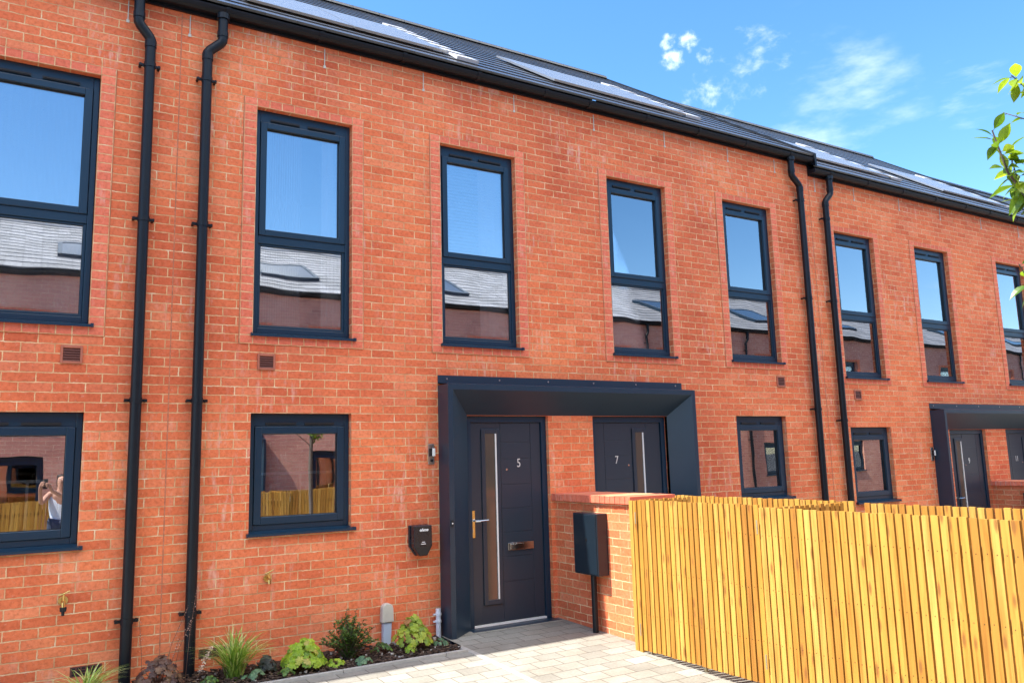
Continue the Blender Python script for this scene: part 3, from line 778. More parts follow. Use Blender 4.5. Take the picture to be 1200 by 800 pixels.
# ------------------------------------------------------------------ low wall, meter box
def low_wall(x, label, dz=0):
    r = empty('garden_wall', (x+.25, -.62, -.06), label, 'garden wall', 'low brick walls between doors')
    w = MB(); w.box(x, x+.48, -1.27, -.001, ZB, 1.155+dz)
    w.build('wall', M['brick'], r)
    c = MB(); z0, z1 = 1.155+dz, 1.228+dz
    n = 17; t = 1.30/n
    xa, xb = x-.035, x+.515
    for i in range(n):
        ya = -1.30+i*t; h = random.uniform(-.002, .002)
        def uvf(p, i=i): return (i*.1137+.012+(p[1]-ya)/t*.09+p[0]*.0, (p[2]-z0)*.9+.006+(p[0]-xa)*.0)
        c.box(xa+h, xb+h, ya+.004, ya+t-.004, z0+.004, z1+h*.7, uvf=uvf)
    c.box(xa+.006, xb-.006, -1.292, -.008, z0+.0045, z1-.006, 1)
    c.build('coping', [M['coping'], M['edging']], r)
low_wall(4.76, 'low brick wall between doors 5 and 7 with brick coping')
low_wall(13.14, 'low brick wall between doors 9 and 11 at the right edge', -.18)
def meter_box(x, y0, y1, z0, z1, label, pole=True):
    r = empty('meter_box', (x, (y0+y1)/2, z0), label, 'meter box', 'wall mounted meter boxes')
    b = MB(); b.box(x-.13, x-.0008, y0, y1, z0, z1); b.build('case', M['box'], r, bevel=.006)
    b = MB(); b.box(x-.139, x-.1305, y0+.012, y1-.012, z0+.012, z1-.012); d = b.build('lid', M['box'], r, bevel=.005)
    b = MB(); ym = (y0+y1)/2-.03; b.tube([(x-.139, ym, (z0+z1)/2+.04), (x-.145, ym, (z0+z1)/2+.04)], .012, 8); b.build('lock', M['black'], d)
    if pole:
        b = MB(); b.tube([(x-.075, y0+.155, ZB), (x-.075, y0+.155, z0)], .028, 12); b.build('conduit', M['blackpvc'], r, smooth=False)
meter_box(4.76, -.90, -.515, .485, 1.06, 'dark meter box on a pole against the low wall beside door 5')
meter_box(13.14, -.90, -.515, .305, .88, 'dark meter box on the low wall beside door 9')

# ------------------------------------------------------------------ slatted bin store
bs = empty('bin_store', (5.05, -3.2, -.1), 'slatted timber bin store with two gates in front of the low wall', 'bin store')
PIT, SW = .0572, .0436
def slat_panel(name, parent, fn, n, z0, z1, th=.02, seed=0, hin=None, rails=True, rz=(.25, .62, 1.0), side=1):
    """fn(t) -> (x, y) along the fence line, slat i from t=i*PIT; thickness on `side` of the line"""
    rd = random.Random(seed); m = MB()
    def q(t, o):
        a = Vector(fn(t)); b = Vector(fn(t+.01)); d = (b-a).normalized(); nr = Vector((-d.y, d.x))*side
        return a+nr*o
    for i in range(n):
        t0 = i*PIT; t1 = t0+SW+rd.uniform(-.001, .001); jo = rd.uniform(-.0015, .0015); jz = rd.uniform(-.0045, .0045)
        c = []
        for z in (z0+rd.uniform(-.003, .003), z1+jz):
            for o in (jo, th+jo):
                for t in (t0, t1): p = q(t, o); c.append((p.x, p.y, z))
        u = seed*50+i
        m.hexa(c, uvf=lambda p, u=u: (u+.5, p[2]))
        if rails:
            for z in rz:
                for dz_ in (0,):
                    zz = z+dz_+rd.uniform(-.006, .006); tc = (t0+t1)/2+rd.uniform(-.006, .006); cc = []
                    for za in (zz-.0025, zz+.0025):
                        for o in (jo-.0012, jo-.0002):
                            for t in (tc-.0025, tc+.0025): p = q(t, o); cc.append((p.x, p.y, za))
                    m.hexa(cc, mi=1)
    o = m.build(name, [M['wood'], M['black']], parent)
    if rails:
        for z in rz:
            r = MB(); T = n*PIT
            c = []
            for zz in (z-.035, z+.035):
                for of in (th+.001, th+.041):
                    for t in (.0, T-.012): p = q(t, of); c.append((p.x, p.y, zz))
            r.hexa(c, uvf=lambda p: (seed*50+777.5, p[2])); r.build('rail', M['woodd'], o)
    return o
GX = 4.60
def hinge(parent, y, z):
    h = MB(); h.box(GX-.0245, GX-.0205, y-.006, y+.006, z-.05, z+.05); h.tube([(GX-.025, y, z-.05), (GX-.025, y, z+.05)], .003, 6)
    h.build('hinge', M['galv'], parent)
def post(x, y, z0=-.25, z1=1.16, w=.045):
    p = MB(); p.box(x-w, x+w, y-w, y+w, z0, z1); p.build('post', M['woodd'], bs, bevel=.004)
ZT = 1.203
slat_panel('fixed_slats', bs, lambda t: (GX, -1.43-t), 2, -.075, ZT, seed=1, rails=False)
g1 = slat_panel('gate', bs, lambda t: (GX+.008*t, -1.548-t), 24, -.048, ZT+.012, seed=2)
g2 = slat_panel('gate', bs, lambda t: (GX, -2.925-t), 40, -.062, ZT-.004, seed=3)
for g, y in ((g1, -1.54), (g2, -2.92)):
    for z in (.12, 1.06): hinge(g, y, z)
post(GX+.07, -1.47); post(GX+.07, -2.90); post(GX+.07, -5.24)
for x, y in ((GX+.04, -1.60), (GX+.06, -2.22)):
    p = MB(); p.box(x-.012, x+.012, y-.012, y+.012, -.16, -.03); p.build('drop_bolt', M['galv'], bs)
RX = 5.50
slat_panel('rear_panel', bs, lambda t: (RX, -.96-t), 37, -.07, ZT-.002, seed=4)
slat_panel('rear_panel', bs, lambda t: (RX, -3.16-t), 40, -.07, ZT-.012, seed=5)
slat_panel('partition_panel', bs, lambda t: (GX+.14+t, -1.34), 12, -.05, ZT-.004, seed=6, side=-1)
slat_panel('partition_panel', bs, lambda t: (GX+.03+t, -3.02), 14, -.05, ZT-.004, seed=7, side=-1)
post(RX-.075, -.87, z1=1.212, w=.05); post(RX-.07, -3.10, z1=1.03); post(RX-.07, -5.3)

bs2 = copy_tree(bs); bs2.location = (4.1, -9.0, -.2); bs2.rotation_euler = (0, 0, -math.pi/2)
bs3 = copy_tree(bs2); bs3.location = (-1.4, -9.0, -.2); bs3['label'] = 'timber bin store across the street mirrored in the leftmost ground floor pane'
bs2['label'] = 'timber bin store across the street mirrored in the pane beside door 5'
turned(porch57, 2.8, 'porch surround across the street mirrored in the ground floor glass')
# ------------------------------------------------------------------ ground
def gz(y): return -.03+.025*max(y, -1.2)+.042*max(min(y+1.2, 0), -2.4)
g = MB()
g.face([(-400, -400, -.36), (400, -400, -.36), (400, 400, -.36), (-400, 400, -.36)])
struct(g.build('ground', M['ground']))
def sheet(name, x0, x1, y0, y1, m, off=0, nx=1, ny=8):
    s = MB()
    ys = sorted({y0, y1, *[q for q in (-3.6, -1.2) if y0 < q < y1]})
    for ya, yb in zip(ys, ys[1:]):
        s.face([(x0, ya, gz(ya)+off), (x1, ya, gz(ya)+off), (x1, yb, gz(yb)+off), (x0, yb, gz(yb)+off)],
               [(x0, ya+.003), (x1, ya+.003), (x1, yb+.003), (x0, yb+.003)])
    return s.build(name, m)
struct(sheet('driveway', -30, 3.345, OY+.3, -.692, M['paver']))
struct(sheet('footpath', 3.40, 30, OY+.3, -.0, M['paver'], off=.001))
e = MB()
for i in range(40):
    y0 = -.47-i*.2525; e.hexa([(x, y, z) for z in (-.6, None) for y in (y0-.25, y0) for x in (3.345, 3.40)] if False else
        [(3.346, y0-.25, -.5), (3.399, y0-.25, -.5), (3.346, y0, -.5), (3.399, y0, -.5), (3.346, y0-.25, gz(y0-.25)+.006), (3.399, y0-.25, gz(y0-.25)+.006), (3.346, y0, gz(y0)+.006), (3.399, y0, gz(y0)+.006)])
struct(e.build('path_edging', M['edging'], bevel=.004))
e = MB(); x = -6.0
while x < 3.33:
    e.box(x, min(x+.91, 3.343), -.690, -.652, -.4, gz(-.6)+.022); x += .914
struct(e.build('bed_edging', M['edging'], bevel=.004))
# planting bed: lumpy soil with bark and pebbles
e = MB(); rs = random.Random(3)
nx, ny = 180, 12; grid = {}
for i in range(nx+1):
    for k in range(ny+1):
        grid[i, k] = (-6+9.36*i/nx, -.652+.652*k/ny, -.045+rs.uniform(-.014, .018)+.02*math.sin(i*.31)*math.cos(k*.8))
for i in range(nx):
    for k in range(ny):
        e.face([grid[i, k], grid[i+1, k], grid[i+1, k+1], grid[i, k+1]])
struct(e.build('planting_bed', M['soil'], smooth=True))
def chips(name, n, m, s0, s1, seed, label, cat, flat=.4):
    c = MB(); rd = random.Random(seed)
    for i in range(n):
        x = rd.uniform(-.6, 3.33); y = rd.uniform(-.64, -.01); s = rd.uniform(s0, s1); a = rd.uniform(0, 3.14)
        z = -.03+rd.uniform(-.01, .015)
        pts = []
        for zz, k in ((-1, .7), (1, 1)):
            for (u, v) in ((-1, -.5), (1, -.5), (-1, .5), (1, .5)):
                u *= s*k*rd.uniform(.7, 1.2); v *= s*k*rd.uniform(.7, 1.2)
                pts.append((x+u*math.cos(a)-v*math.sin(a), y+u*math.sin(a)+v*math.cos(a), z+zz*s*flat*rd.uniform(.6, 1.3)))
        c.hexa(pts)
    stuff(c.build(name, m), label, cat)
chips('bark_mulch', 2600, M['chip'], .006, .022, 5, 'dark bark mulch over the planting bed', 'mulch')
chips('leaf_litter', 420, M['litter'], .006, .017, 8, 'pale dead leaf litter scattered on the planting bed', 'leaf litter', .12)
chips('pebbles', 130, M['pebble'], .006, .016, 6, 'small pale pebbles on the planting bed', 'pebbles', .8)

# ------------------------------------------------------------------ plants
def leaf(m, base, dirv, up, L, W, u, prof=(0, .55, 1, .75, 0), bend=.25, fold=.15):
    d = Vector(dirv).normalized(); upv = Vector(up)
    s = d.cross(upv).normalized(); n = s.cross(d).normalized()
    base = Vector(base); k = len(prof)-1; rows = []
    for i, w in enumerate(prof):
        t = i/k; c = base+d*(L*t)-n*(bend*L*t*t)
        rows.append((c+s*(W*w/2)+n*(fold*W*w/2), c, c-s*(W*w/2)+n*(fold*W*w/2)))
    for i in range(k):
        a, b = rows[i], rows[i+1]
        m.face([a[0], a[1], b[1], b[0]], [(u, 0)]*4); m.face([a[1], a[2], b[2], b[1]], [(u, 0)]*4)
def lobed(m, c, n, r, u, rd, lobes=7):
    n = Vector(n).normalized(); a = n.cross(Vector((.3, .2, 1))).normalized(); b = n.cross(a)
    ph = rd.uniform(0, 6.28); pts = []
    N = lobes*4
    for i in range(N):
        t = 2*math.pi*i/N
        rr = r*(.72+.30*abs(math.cos(lobes*t/2)))*(1-.45*max(0, math.cos(t-3.14159))**6)*rd.uniform(.93, 1.05)
        pts.append(Vector(c)+a*(rr*math.cos(t+ph))+b*(rr*math.sin(t+ph))-n*(.22*rr*rd.uniform(.7, 1.3)))
    for i in range(N):
        m.face([c, pts[i], pts[(i+1) % N]], [(u, 0)]*3)
def heuchera(name, x, y, w, h, m, label, seed, nl=70, r=(.026, .045), stems='stemr', cat='garden plant'):
    rd = random.Random(seed); f = MB(); s = MB(); z0 = -.04
    root = empty(name, (x, y, z0), label, cat)
    for i in range(nl):
        th = rd.uniform(0, 6.283); q = rd.random()**.55
        px, py = x+w/2*q*math.cos(th), y+min(w/2, .24)*q*math.sin(th)
        pz = z0+h*(1-.75*q*q)*rd.uniform(.72, 1.02)+.015
        py = min(py, -.03)
        nrm = Vector((math.cos(th)*q*.9+rd.uniform(-.35, .35), math.sin(th)*q*.9+rd.uniform(-.5, .2)-.25, .75+rd.uniform(-.2, .3)))
        lobed(f, (px, py, pz), nrm, rd.uniform(*r), rd.random(), rd)
        if i % 2 == 0: s.tube([(x+(px-x)*.15, y+(py-y)*.15, z0), (x+(px-x)*.6, y+(py-y)*.6, z0+(pz-z0)*.65), (px, py, pz-.003)], .0022, 4, cap=False)
    f.build('foliage', M[m], root); s.build('stems', M[stems], root); return root
def grass(name, x, y, h, w, label, seed, n=150, m='g_grass'):
    rd = random.Random(seed); f = MB(); z0 = -.045
    for i in range(n):
        th = rd.uniform(0, 6.283); lean = rd.random()**.55; L = h*rd.uniform(.75, 1.3); sp = w/2*lean*1.35
        bx, by = x+rd.gauss(0, .022), y+rd.gauss(0, .018)
        u = rd.random(); pw = rd.uniform(.004, .0075); pts = []
        for t in (0, .3, .6, .85, 1):
            o = sp*(t**1.7); z = z0+L*(t-.42*lean*t*t*t)
            yy = min(by+o*math.sin(th), -.012)
            pts.append(Vector((bx+o*math.cos(th), yy, z)))
        sd = Vector((-math.sin(th), math.cos(th), 0))
        for k in range(4):
            w0, w1 = pw*(1-.95*[0, .1, .3, .65, 1][k]), pw*(1-.95*[0, .1, .3, .65, 1][k+1])
            f.face([pts[k]-sd*w0, pts[k]+sd*w0, pts[k+1]+sd*w1, pts[k+1]-sd*w1], [(u, 0)]*4)
    return tag(f.build(name, M[m], org=(x, y, z0)), label, 'grass')
def shrub(name, x, y, h, w, label, seed):
    rd = random.Random(seed); z0 = -.045
    root = empty(name, (x, y, z0), label, 'shrub'); f = MB(); s = MB()
    for i in range(58):
        th = rd.uniform(0, 6.283); o = w/2*rd.random()**.6; H = h*rd.uniform(.55, 1.08)*(1-.35*(o/(w/2))**2)
        tip = Vector((x+o*math.cos(th), min(y+o*.8*math.sin(th), -.03), z0+H))
        b = Vector((x+rd.gauss(0, .02), y+rd.gauss(0, .015), z0)); mid = b.lerp(tip, .5)+Vector((0, 0, .03))
        s.tube([b, mid, tip], [.004, .003, .0015], 5, cap=False)
        for k in range(44):
            t = rd.uniform(.12, 1); c = (b.lerp(mid, t*2) if t < .5 else mid.lerp(tip, t*2-1))
            d = Vector((rd.gauss(0, 1), rd.gauss(0, 1)-.2, rd.uniform(.1, 1.2)))
            u = rd.random(); u = u if t > .7 else u*.75
            leaf(f, c, d, (rd.uniform(-.3, .3), rd.uniform(-.6, 0), 1), rd.uniform(.022, .036), rd.uniform(.011, .017), u, prof=(0, 1, .8, 0))
    f.build('foliage', M['g_dark'], root); s.build('branches', M['bark'], root); return root
grass('ornamental_grass', .42, -.34, .26, .5, 'clump of arching green grass at the bottom left corner', 1, 120)
heuchera('coral_bells', .90, -.36, .34, .24, 'g_plum', 'plum brown leafy plant between the two left downpipes', 2, 90, (.020, .036))
grass('ornamental_grass', 1.45, -.36, .37, .56, 'tall bright green grass clump right of the second downpipe', 3, 240)
heuchera('dark_plant', 1.70, -.36, .17, .13, 'g_black', 'small near black leafy plant right of the tall grass', 4, 60, (.014, .026))
heuchera('coral_bells', 1.98, -.43, .34, .23, 'g_lime', 'lime green leafy plant below the small brass tap', 5, 150, (.026, .046))
shrub('evergreen_shrub', 2.39, -.33, .40, .50, 'dark green small leaved shrub left of the duct', 6)
heuchera('coral_bells', 2.98, -.33, .36, .27, 'g_lime2', 'lime and bronze leafy plant right of the duct', 7, 100, (.026, .044))
heuchera('groundcover_plant', 2.44, -.57, .17, .05, 'g_blue', 'low grey green leaves in front of the dark shrub', 8, 14, (.018, .03))
heuchera('groundcover_plant', 2.86, -.56, .12, .09, 'g_lime', 'tiny lime seedling at the bed edge by the duct', 9, 14, (.014, .024))
heuchera('groundcover_plant', 1.58, -.54, .2, .07, 'g_blue', 'low grey green leaves in front of the tall grass', 10, 18, (.016, .03))
for i, (x, y, w, h, m, lb) in enumerate([(1.24, -.52, .16, .07, 'g_dark', 'low dark leaves at the bed edge beside the plum plant'), (1.80, -.58, .14, .06, 'g_dark', 'low dark leaves spilling at the bed edge before the lime plant'),
        (2.70, -.30, .2, .08, 'g_dark', 'low dark leaves at the foot of the duct'), (3.22, -.40, .14, .07, 'g_blue', 'small grey green seedlings beside the porch foot'), (2.22, -.52, .16, .06, 'g_lime', 'low lime leaves between the lime plant and the shrub')]):
    heuchera('groundcover_plant', x, y, w, h, m, lb, 40+i, 34, (.010, .022))
# flower spike and the fine dry flower stems
r = empty('flower_spike', (1.20, -.30, -.04), 'pink white flower spike leaning beside the second downpipe', 'flower')
s = MB(); f = MB(); rd = random.Random(12)
A, B = Vector((1.17, -.30, -.04)), Vector((1.285, -.32, .215))
s.tube([A, A.lerp(B, .5)+Vector((.01, 0, 0)), B], .0025, 5); s.build('stem', M['stemr'], r)
for i in range(110):
    t = rd.uniform(.35, 1); c = A.lerp(B, t)+Vector((rd.gauss(0, .011), rd.gauss(0, .011), rd.gauss(0, .01)))*(1.5-t)
    leaf(f, c, (rd.gauss(0, 1), rd.gauss(0, 1), rd.gauss(0, .7)), (rd.gauss(0, .3), -.3, 1), .015, .011, rd.random(), prof=(.3, 1, .5))
f.build('petals', M['petal'], r)
r = empty('dry_flower_stems', (.95, -.30, -.04), 'thin dry flower stems rising from the plum plant', 'flower')
s = MB(); f = MB()
for (x0, x1, h, y1) in ((.80, .77, .46, -.26), (.93, 1.12, .52, -.22), (1.0, 1.15, .42, -.2), (1.10, 1.18, .66, -.24), (.98, 1.06, .30, -.25)):
    A, B = Vector((x0, -.30, -.03)), Vector((x1, y1, h)); mid = A.lerp(B, .5)+Vector(((x0-x1)*.12, 0, .02))
    s.tube([A, mid, B], .0016, 4)
    for i in range(30):
        t = rd.uniform(.45, 1); c = (mid.lerp(B, t*2-1) if t > .5 else A.lerp(mid, t*2))+Vector((rd.gauss(0, .009), rd.gauss(0, .007), rd.gauss(0, .008)))
        leaf(f, c, (rd.gauss(0, 1), rd.gauss(0, 1), rd.gauss(0, 1)), (0, -.3, 1), .008, .006, rd.random(), prof=(.3, 1, .5))
s.build('stem', M['stemr'], r); f.build('flowers', M['seed'], r)

# ------------------------------------------------------------------ young street tree, only its left branches reach into view
def tree():
    rd = random.Random(21); tx, ty = 3.95, -5.78
    root = empty('young_tree', (tx, ty, gz(ty)), 'young tree whose leafy twigs hang in at the right edge', 'tree')
    t = MB(); lf = MB()
    t.tube([(tx, ty, gz(ty)-.05), (tx+.02, ty, 1.0), (tx-.01, ty+.02, 2.2), (tx, ty, 3.0), (tx+.01, ty, 3.5)], [.045, .038, .03, .022, .01], 10)
    def twig(path, n, r=.006, gap=0, ls=(.055, .09)):
        path = [Vector(p) for p in path]
        t.tube(path, [r*(1-.75*i/(len(path)-1)) for i in range(len(path))], 6)
        for i in range(n):
            k = gap+(1-gap)*(i+.5)/n; f = k*(len(path)-1); a = min(int(f), len(path)-2)
            c = path[a].lerp(path[a+1], f-a); d0 = (path[a+1]-path[a]).normalized()
            side = Vector((rd.gauss(0, 1), rd.gauss(0, 1), rd.gauss(0, .7))).normalized()
            d = d0*.4+side*.8+Vector((0, 0, -.45))
            L = rd.uniform(*ls)
            st = c+d.normalized()*.014
            t.tube([c, st], .0012, 4, cap=False)
            leaf(lf, st, d, (rd.gauss(0, .5), rd.gauss(0, .5), 1), L, L*rd.uniform(.38, .5), rd.random(), prof=(.08, .62, .95, 1, .8, .4, 0), bend=rd.uniform(.1, .4), fold=.3)
    S = Vector
    # twigs placed in the world, left of the trunk
    twig([(tx, ty, 2.2), (3.62, -5.55, 2.50), (3.43, -5.53, 2.58), (3.35, -5.50, 2.70), (3.29, -5.49, 2.87)], 34, .011, .40, (.065, .10))
    twig([(3.62, -5.55, 2.50), (3.43, -5.50, 2.66), (3.38, -5.50, 2.80)], 22, .006, .25, (.065, .095))
    twig([(tx, ty, 1.9), (3.66, -5.62, 2.10), (3.46, -5.50, 2.20), (3.37, -5.49, 2.32)], 16, .007, .55, (.07, .10))
    twig([(tx, ty, 2.6), (3.66, -5.64, 2.90), (3.46, -5.56, 3.06), (3.37, -5.55, 3.10)], 13, .008, .6, (.07, .10))
    for i in range(46):
        z = rd.uniform(1.9, 3.15); th = rd.uniform(-1.9, 2.0)
        L = rd.uniform(.35, .75)*(1-.25*abs(z-2.9))
        b = Vector((tx, ty, z)); e = b+Vector((math.cos(th)*L, math.sin(th)*L-.12, rd.uniform(.2, .5)))
        if e.x < tx-.18: e.x = tx-.18+rd.uniform(0, .1)
        twig([b, b.lerp(e, .5)+Vector((0, 0, -.04)), e], 13, .008, .2)
    t.build('trunk', M['bark'], root); lf.build('crown', M['g_tree'], root)
tree()

# ------------------------------------------------------------------ the person with the phone, seen only in the left pane
def person():
    px, py = .46, -7.50; z0 = gz(py)
    root = empty('person', (px, py, z0), 'person in pale shirt photographing the houses, mirrored in the left window', 'person')
    J = {'pel': (0, 0, .95), 'waist': (0, -.01, 1.10), 'chest': (0, -.01, 1.32), 'neck': (0, .0, 1.48), 'headb': (0, .02, 1.56), 'headt': (0, .01, 1.70),
         'shl': (-.17, 0, 1.42), 'ell': (-.30, .18, 1.28), 'wrl': (-.33, .36, 1.50), 'shr': (.17, 0, 1.42), 'elr': (.24, .20, 1.25), 'wrr': (-.16, .36, 1.48),
         'hpl': (-.10, 0, .92), 'knl': (-.11, .03, .50), 'anl': (-.11, 0, .09), 'tol': (-.12, .16, .04),
         'hpr': (.10, 0, .92), 'knr': (.12, .01, .50), 'anr': (.13, -.03, .09), 'tor': (.15, .13, .04),
         'hal': (-.33, .40, 1.58), 'har': (-.19, .40, 1.56)}
    E = [('pel', 'waist'), ('waist', 'chest'), ('chest', 'neck'), ('neck', 'headb'), ('headb', 'headt'), ('chest', 'shl'), ('shl', 'ell'), ('ell', 'wrl'), ('wrl', 'hal'),
         ('chest', 'shr'), ('shr', 'elr'), ('elr', 'wrr'), ('wrr', 'har'), ('pel', 'hpl'), ('hpl', 'knl'), ('knl', 'anl'), ('anl', 'tol'), ('pel', 'hpr'), ('hpr', 'knr'), ('knr', 'anr'), ('anr', 'tor')]
    RR = {'pel': (.15, .11), 'waist': (.135, .095), 'chest': (.155, .11), 'neck': (.055, .055), 'headb': (.075, .085), 'headt': (.085, .095), 'shl': (.06, .06), 'ell': (.042, .042), 'wrl': (.028, .03),
          'shr': (.06, .06), 'elr': (.042, .042), 'wrr': (.028, .03), 'hal': (.03, .022), 'har': (.03, .022), 'hpl': (.095, .1), 'knl': (.06, .062), 'anl': (.04, .045), 'tol': (.035, .03),
          'hpr': (.095, .1), 'knr': (.06, .062), 'anr': (.04, .045), 'tor': (.035, .03)}
    def skin(name, names, edges, grow, mat, parent, root_v, mats=None):
        ids = {n: i for i, n in enumerate(names)}
        me = bpy.data.meshes.new(name)
        me.from_pydata([J[n] for n in names], [(ids[a], ids[b]) for a, b in edges if a in ids and b in ids], [])
        o = bpy.data.objects.new(name, me); COL.objects.link(o)
        md = o.modifiers.new('s', 'SKIN'); o.modifiers.new('ss', 'SUBSURF').levels = 2
        for i, n in enumerate(names):
            sv = me.skin_vertices[0].data[i]; sv.radius = (RR[n][0]+grow, RR[n][1]+grow); sv.use_root = (n == root_v)
        dg = bpy.context.evaluated_depsgraph_get()
        m2 = bpy.data.meshes.new_from_object(o.evaluated_get(dg)); bpy.data.objects.remove(o)
        m2.materials.clear(); m2.materials.append(mat)
        m2.polygons.foreach_set('use_smooth', [True]*len(m2.polygons))
        ob = bpy.data.objects.new(name, m2); COL.objects.link(ob); ob.parent = parent; ob['_o'] = list(parent['_o']); return ob
    # fingers curled round the phone
    for h, s in (('hal', 1), ('har', -1)):
        b = Vector(J[h])
        for k, L in enumerate((.030, .036, .034, .028)):
            n1, n2, n3 = f'{h}f{k}a', f'{h}f{k}b', f'{h}f{k}c'
            off = Vector((0, .012, .028-.017*k))
            J[n1] = b+off+Vector((s*.012, .01, 0)); J[n2] = J[n1]+Vector((s*L, .012, .002)); J[n3] = J[n2]+Vector((s*L*.7, -.012, .0))
            for n in (n1, n2, n3): RR[n] = (.0085, .0085)
            E += [(h, n1), (n1, n2), (n2, n3)]
        n1, n2 = f'{h}ta', f'{h}tb'
        J[n1] = b+Vector((s*.018, -.02, .012)); J[n2] = J[n1]+Vector((s*.03, -.004, .018)); RR[n1] = (.011, .011); RR[n2] = (.009, .009); E += [(h, n1), (n1, n2)]
    body = skin('body', list(J), E, 0, M['skin'], root, 'pel')
    skin('shirt', ['pel', 'waist', 'chest', 'shl', 'shr'], [('pel', 'waist'), ('waist', 'chest'), ('chest', 'shl'), ('chest', 'shr')], .016, M['shirt'], root, 'waist')
    skin('trousers', ['pel', 'hpl', 'knl', 'anl', 'hpr', 'knr', 'anr'], E, .014, M['denim'], root, 'pel')
    skin('shoe', ['anl', 'tol'], E, .012, M['shoe'], root, 'anl'); skin('shoe', ['anr', 'tor'], E, .012, M['shoe'], root, 'anr')
    J['h1'] = (0, -.045, 1.62); J['h2'] = (0, -.03, 1.72); J['h3'] = (0, -.05, 1.50); RR['h1'] = (.092, .07); RR['h2'] = (.085, .075); RR['h3'] = (.07, .05)
    skin('hair', ['h2', 'h1', 'h3'], [('h2', 'h1'), ('h1', 'h3')], 0, M['hair'], root, 'h1')
    f = MB()
    hx, hy, hz = px, py+.105, z0+1.64
    fm = MB()
    for sx in (-1, 1): fm.tube([(hx+sx*.032, hy-.012, hz), (hx+sx*.032, hy-.002, hz)], .010, 8, mi=0)
    fm.box(hx-.022, hx+.022, hy-.016, hy-.006, hz-.062, hz-.054, mi=1)
    fm.build('face_features', [M['white'], M['hair']], root)
    fm = MB(); fm.hexa([(hx-.012, hy-.03, hz-.03), (hx+.012, hy-.03, hz-.03), (hx-.008, hy+.012, hz-.03), (hx+.008, hy+.012, hz-.03), (hx-.006, hy-.03, hz+.01), (hx+.006, hy-.03, hz+.01), (hx-.005, hy-.006, hz+.01), (hx+.005, hy-.006, hz+.01)])
    fm.build('nose', M['skin'], root, bevel=.003)
    ph = MB(); cx, cy, cz = px-.26, py+.425, z0+1.58
    ph.box(cx-.036, cx+.036, cy-.004, cy+.004, cz-.075, cz+.075)
    po = ph.build('phone', M['black'], None, org=(cx, cy, cz-.075), bevel=.003)
    tag(po, 'black phone held up in the hands of the person', 'phone')
person()

# ------------------------------------------------------------------ camera
cam = bpy.data.cameras.new('camera'); co = bpy.data.objects.new('camera', cam); COL.objects.link(co)
cam.sensor_width = 36; cam.lens = 931.5/1200*36; cam.clip_start = .05; cam.clip_end = 2000
RV = Vector((0.8577603266326506, -0.5133286161564362, -0.027220468217260964))
UV_ = Vector((-0.05192123868825968, -0.13919810552190254, 0.9889024582197061))
FV = Vector((0.5114209679988816, 0.8468279750067492, 0.1460512726307287))
co.matrix_world = Matrix(((RV.x, UV_.x, -FV.x, 0), (RV.y, UV_.y, -FV.y, -7.109), (RV.z, UV_.z, -FV.z, 1.6), (0, 0, 0, 1)))
SC.camera = co

# ------------------------------------------------------------------ light and sky
EL = R(56); K = .122
sv = Vector((-math.sqrt(math.cos(EL)**2-(K*math.sin(EL))**2), K*math.sin(EL), math.sin(EL)))
sl = bpy.data.lights.new('sun', 'SUN'); sl.energy = 2.7; sl.angle = R(.53); sl.color = (1, .95, .86)
so = bpy.data.objects.new('sun', sl); COL.objects.link(so); so.rotation_euler = sv.to_track_quat('Z', 'Y').to_euler(); so.location = (-10, 2, 20)
w = bpy.data.worlds.new('World'); SC.world = w; w.use_nodes = True
nt = NT(w.node_tree); bg = w.node_tree.nodes['Background']
sky = nt.n('ShaderNodeTexSky', sky_type='NISHITA', sun_disc=False, sun_elevation=EL, sun_rotation=math.atan2(sv.x, sv.y), air_density=1.0, dust_density=.5, ozone_density=2.5, altitude=50)
tc = nt.n('ShaderNodeTexCoord').outputs['Generated']
nrm = nt.vmath('NORMALIZE', tc).outputs[0]
def pdir(u, v):
    return ((u-600)/931.5*RV-(v-400)/931.5*UV_+FV).normalized()
def blob(u, v, rad, sc, lo, hi, stretch=(1, 1, 1), amt=1.0):
    d = pdir(u, v)
    dist = nt.vmath('DISTANCE', nrm, tuple(d)).outputs['Value']
    fall = nt.n('ShaderNodeMapRange', {'Value': dist, 1: rad, 2: rad*.25, 3: 0.0, 4: 1.0}); fall.interpolation_type = 'SMOOTHSTEP'
    n = nt.noise(nt.scl(nrm, stretch), sc, 5, .6)
    n = nt.math('ADD', n, nt.math('MULTIPLY', nt.math('SUBTRACT', fall.outputs[0], 1.0), .35))
    c = nt.n('ShaderNodeMapRange', {'Value': n, 1: lo, 2: hi, 3: 0.0, 4: amt}); c.interpolation_type = 'SMOOTHSTEP'
    return nt.math('MULTIPLY', c.outputs[0], nt.math('POWER', fall.outputs[0], .6))
masks = [blob(783, 49, .018, 70, .34, .75, amt=.5), blob(806, 47, .020, 80, .34, .75, amt=.5), blob(788, 70, .020, 60, .30, .70, amt=.62), blob(826, 66, .020, 80, .38, .8, amt=.3),
         blob(885, 68, .075, 34, .45, .85, (1, 1, 1.8), .30), blob(830, 122, .055, 46, .40, .80, amt=.42), blob(868, 95, .06, 40, .48, .9, amt=.28),
         blob(985, 140, .15, 9, .34, .85, (1.0, 1.0, 2.6), .40), blob(1140, 110, .07, 20, .40, .9, (1, 1, 4), .18)]
cm = masks[0]
for k in masks[1:]: cm = nt.math('MAXIMUM', cm, k)
gen = nt.noise(nt.scl(nrm, (1, 1, 2.5)), 3.2, 5, .6)
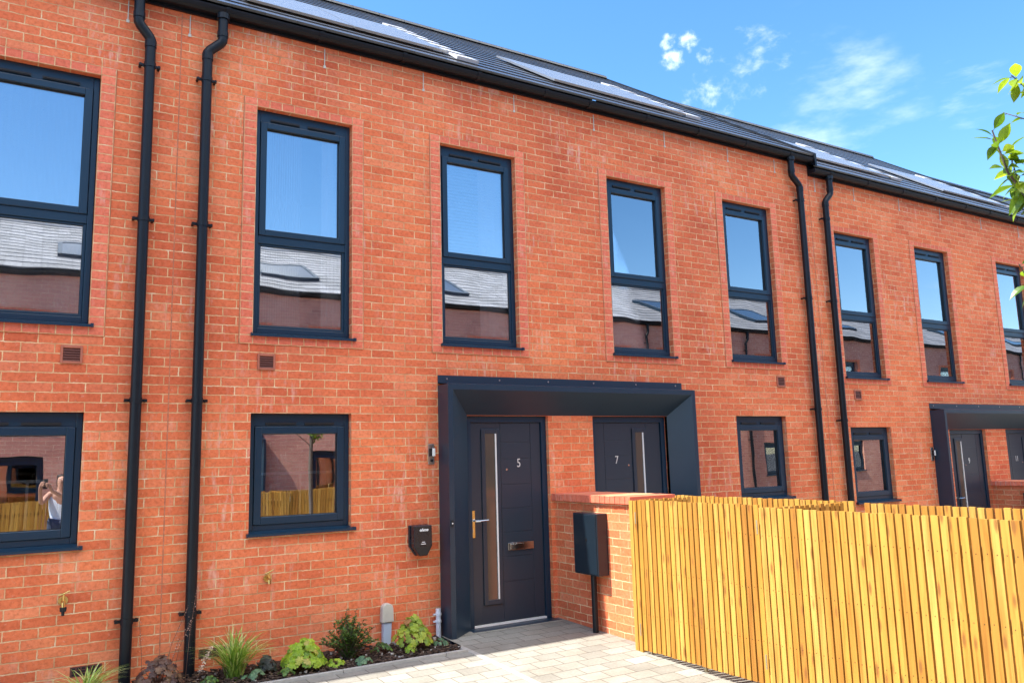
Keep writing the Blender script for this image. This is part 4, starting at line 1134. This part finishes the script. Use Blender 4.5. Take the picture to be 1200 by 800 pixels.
c2 = nt.n('ShaderNodeMapRange', {'Value': gen, 1: .60, 2: .82, 3: 0.0, 4: .35}).outputs[0]
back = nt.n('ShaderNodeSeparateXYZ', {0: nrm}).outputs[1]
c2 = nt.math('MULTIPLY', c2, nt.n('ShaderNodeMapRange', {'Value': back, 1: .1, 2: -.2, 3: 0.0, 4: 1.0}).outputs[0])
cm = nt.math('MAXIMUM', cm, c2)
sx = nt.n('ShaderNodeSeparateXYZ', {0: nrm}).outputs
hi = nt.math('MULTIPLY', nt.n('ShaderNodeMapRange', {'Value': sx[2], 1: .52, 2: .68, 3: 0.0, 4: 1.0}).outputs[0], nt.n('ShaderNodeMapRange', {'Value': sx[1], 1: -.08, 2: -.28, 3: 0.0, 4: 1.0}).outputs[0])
fill_puffs = nt.n('ShaderNodeMapRange', {'Value': nt.noise(nt.scl(nrm, (1, 1, 1.4)), 4.0, 5, .6), 1: .40, 2: .58, 3: 0.0, 4: 1.0}).outputs[0]
fill_clouds = nt.math('MULTIPLY', hi, fill_puffs)  # unseen bright clouds added behind the camera to fill the shaded facade
SKYSAT = 1.25
hs = nt.n('ShaderNodeHueSaturation', {'Hue': .5, 'Saturation': SKYSAT, 'Value': 1.0, 'Color': sky.outputs[0]}).outputs[0]
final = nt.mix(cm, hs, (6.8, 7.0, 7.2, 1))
final = nt.mix(fill_clouds, final, (15.0, 15.0, 14.6, 1))
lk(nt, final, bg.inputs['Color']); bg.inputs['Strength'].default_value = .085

# ------------------------------------------------------------------ render settings
SC.view_settings.view_transform = 'Standard'; SC.view_settings.look = 'None'; SC.view_settings.gamma = 1
SC.view_settings.exposure = 2.1
SC.render.engine = 'CYCLES'
SC.cycles.use_denoising = True
SC.cycles.max_bounces = 8; SC.cycles.diffuse_bounces = 4; SC.cycles.glossy_bounces = 4; SC.cycles.transparent_max_bounces = 12
SC.cycles.caustics_reflective = False; SC.cycles.caustics_refractive = False
SC.cycles.sample_clamp_indirect = 8
SC.render.resolution_x = 1024; SC.render.resolution_y = 682
for o in bpy.data.objects:
    if '_o' in o: del o['_o']
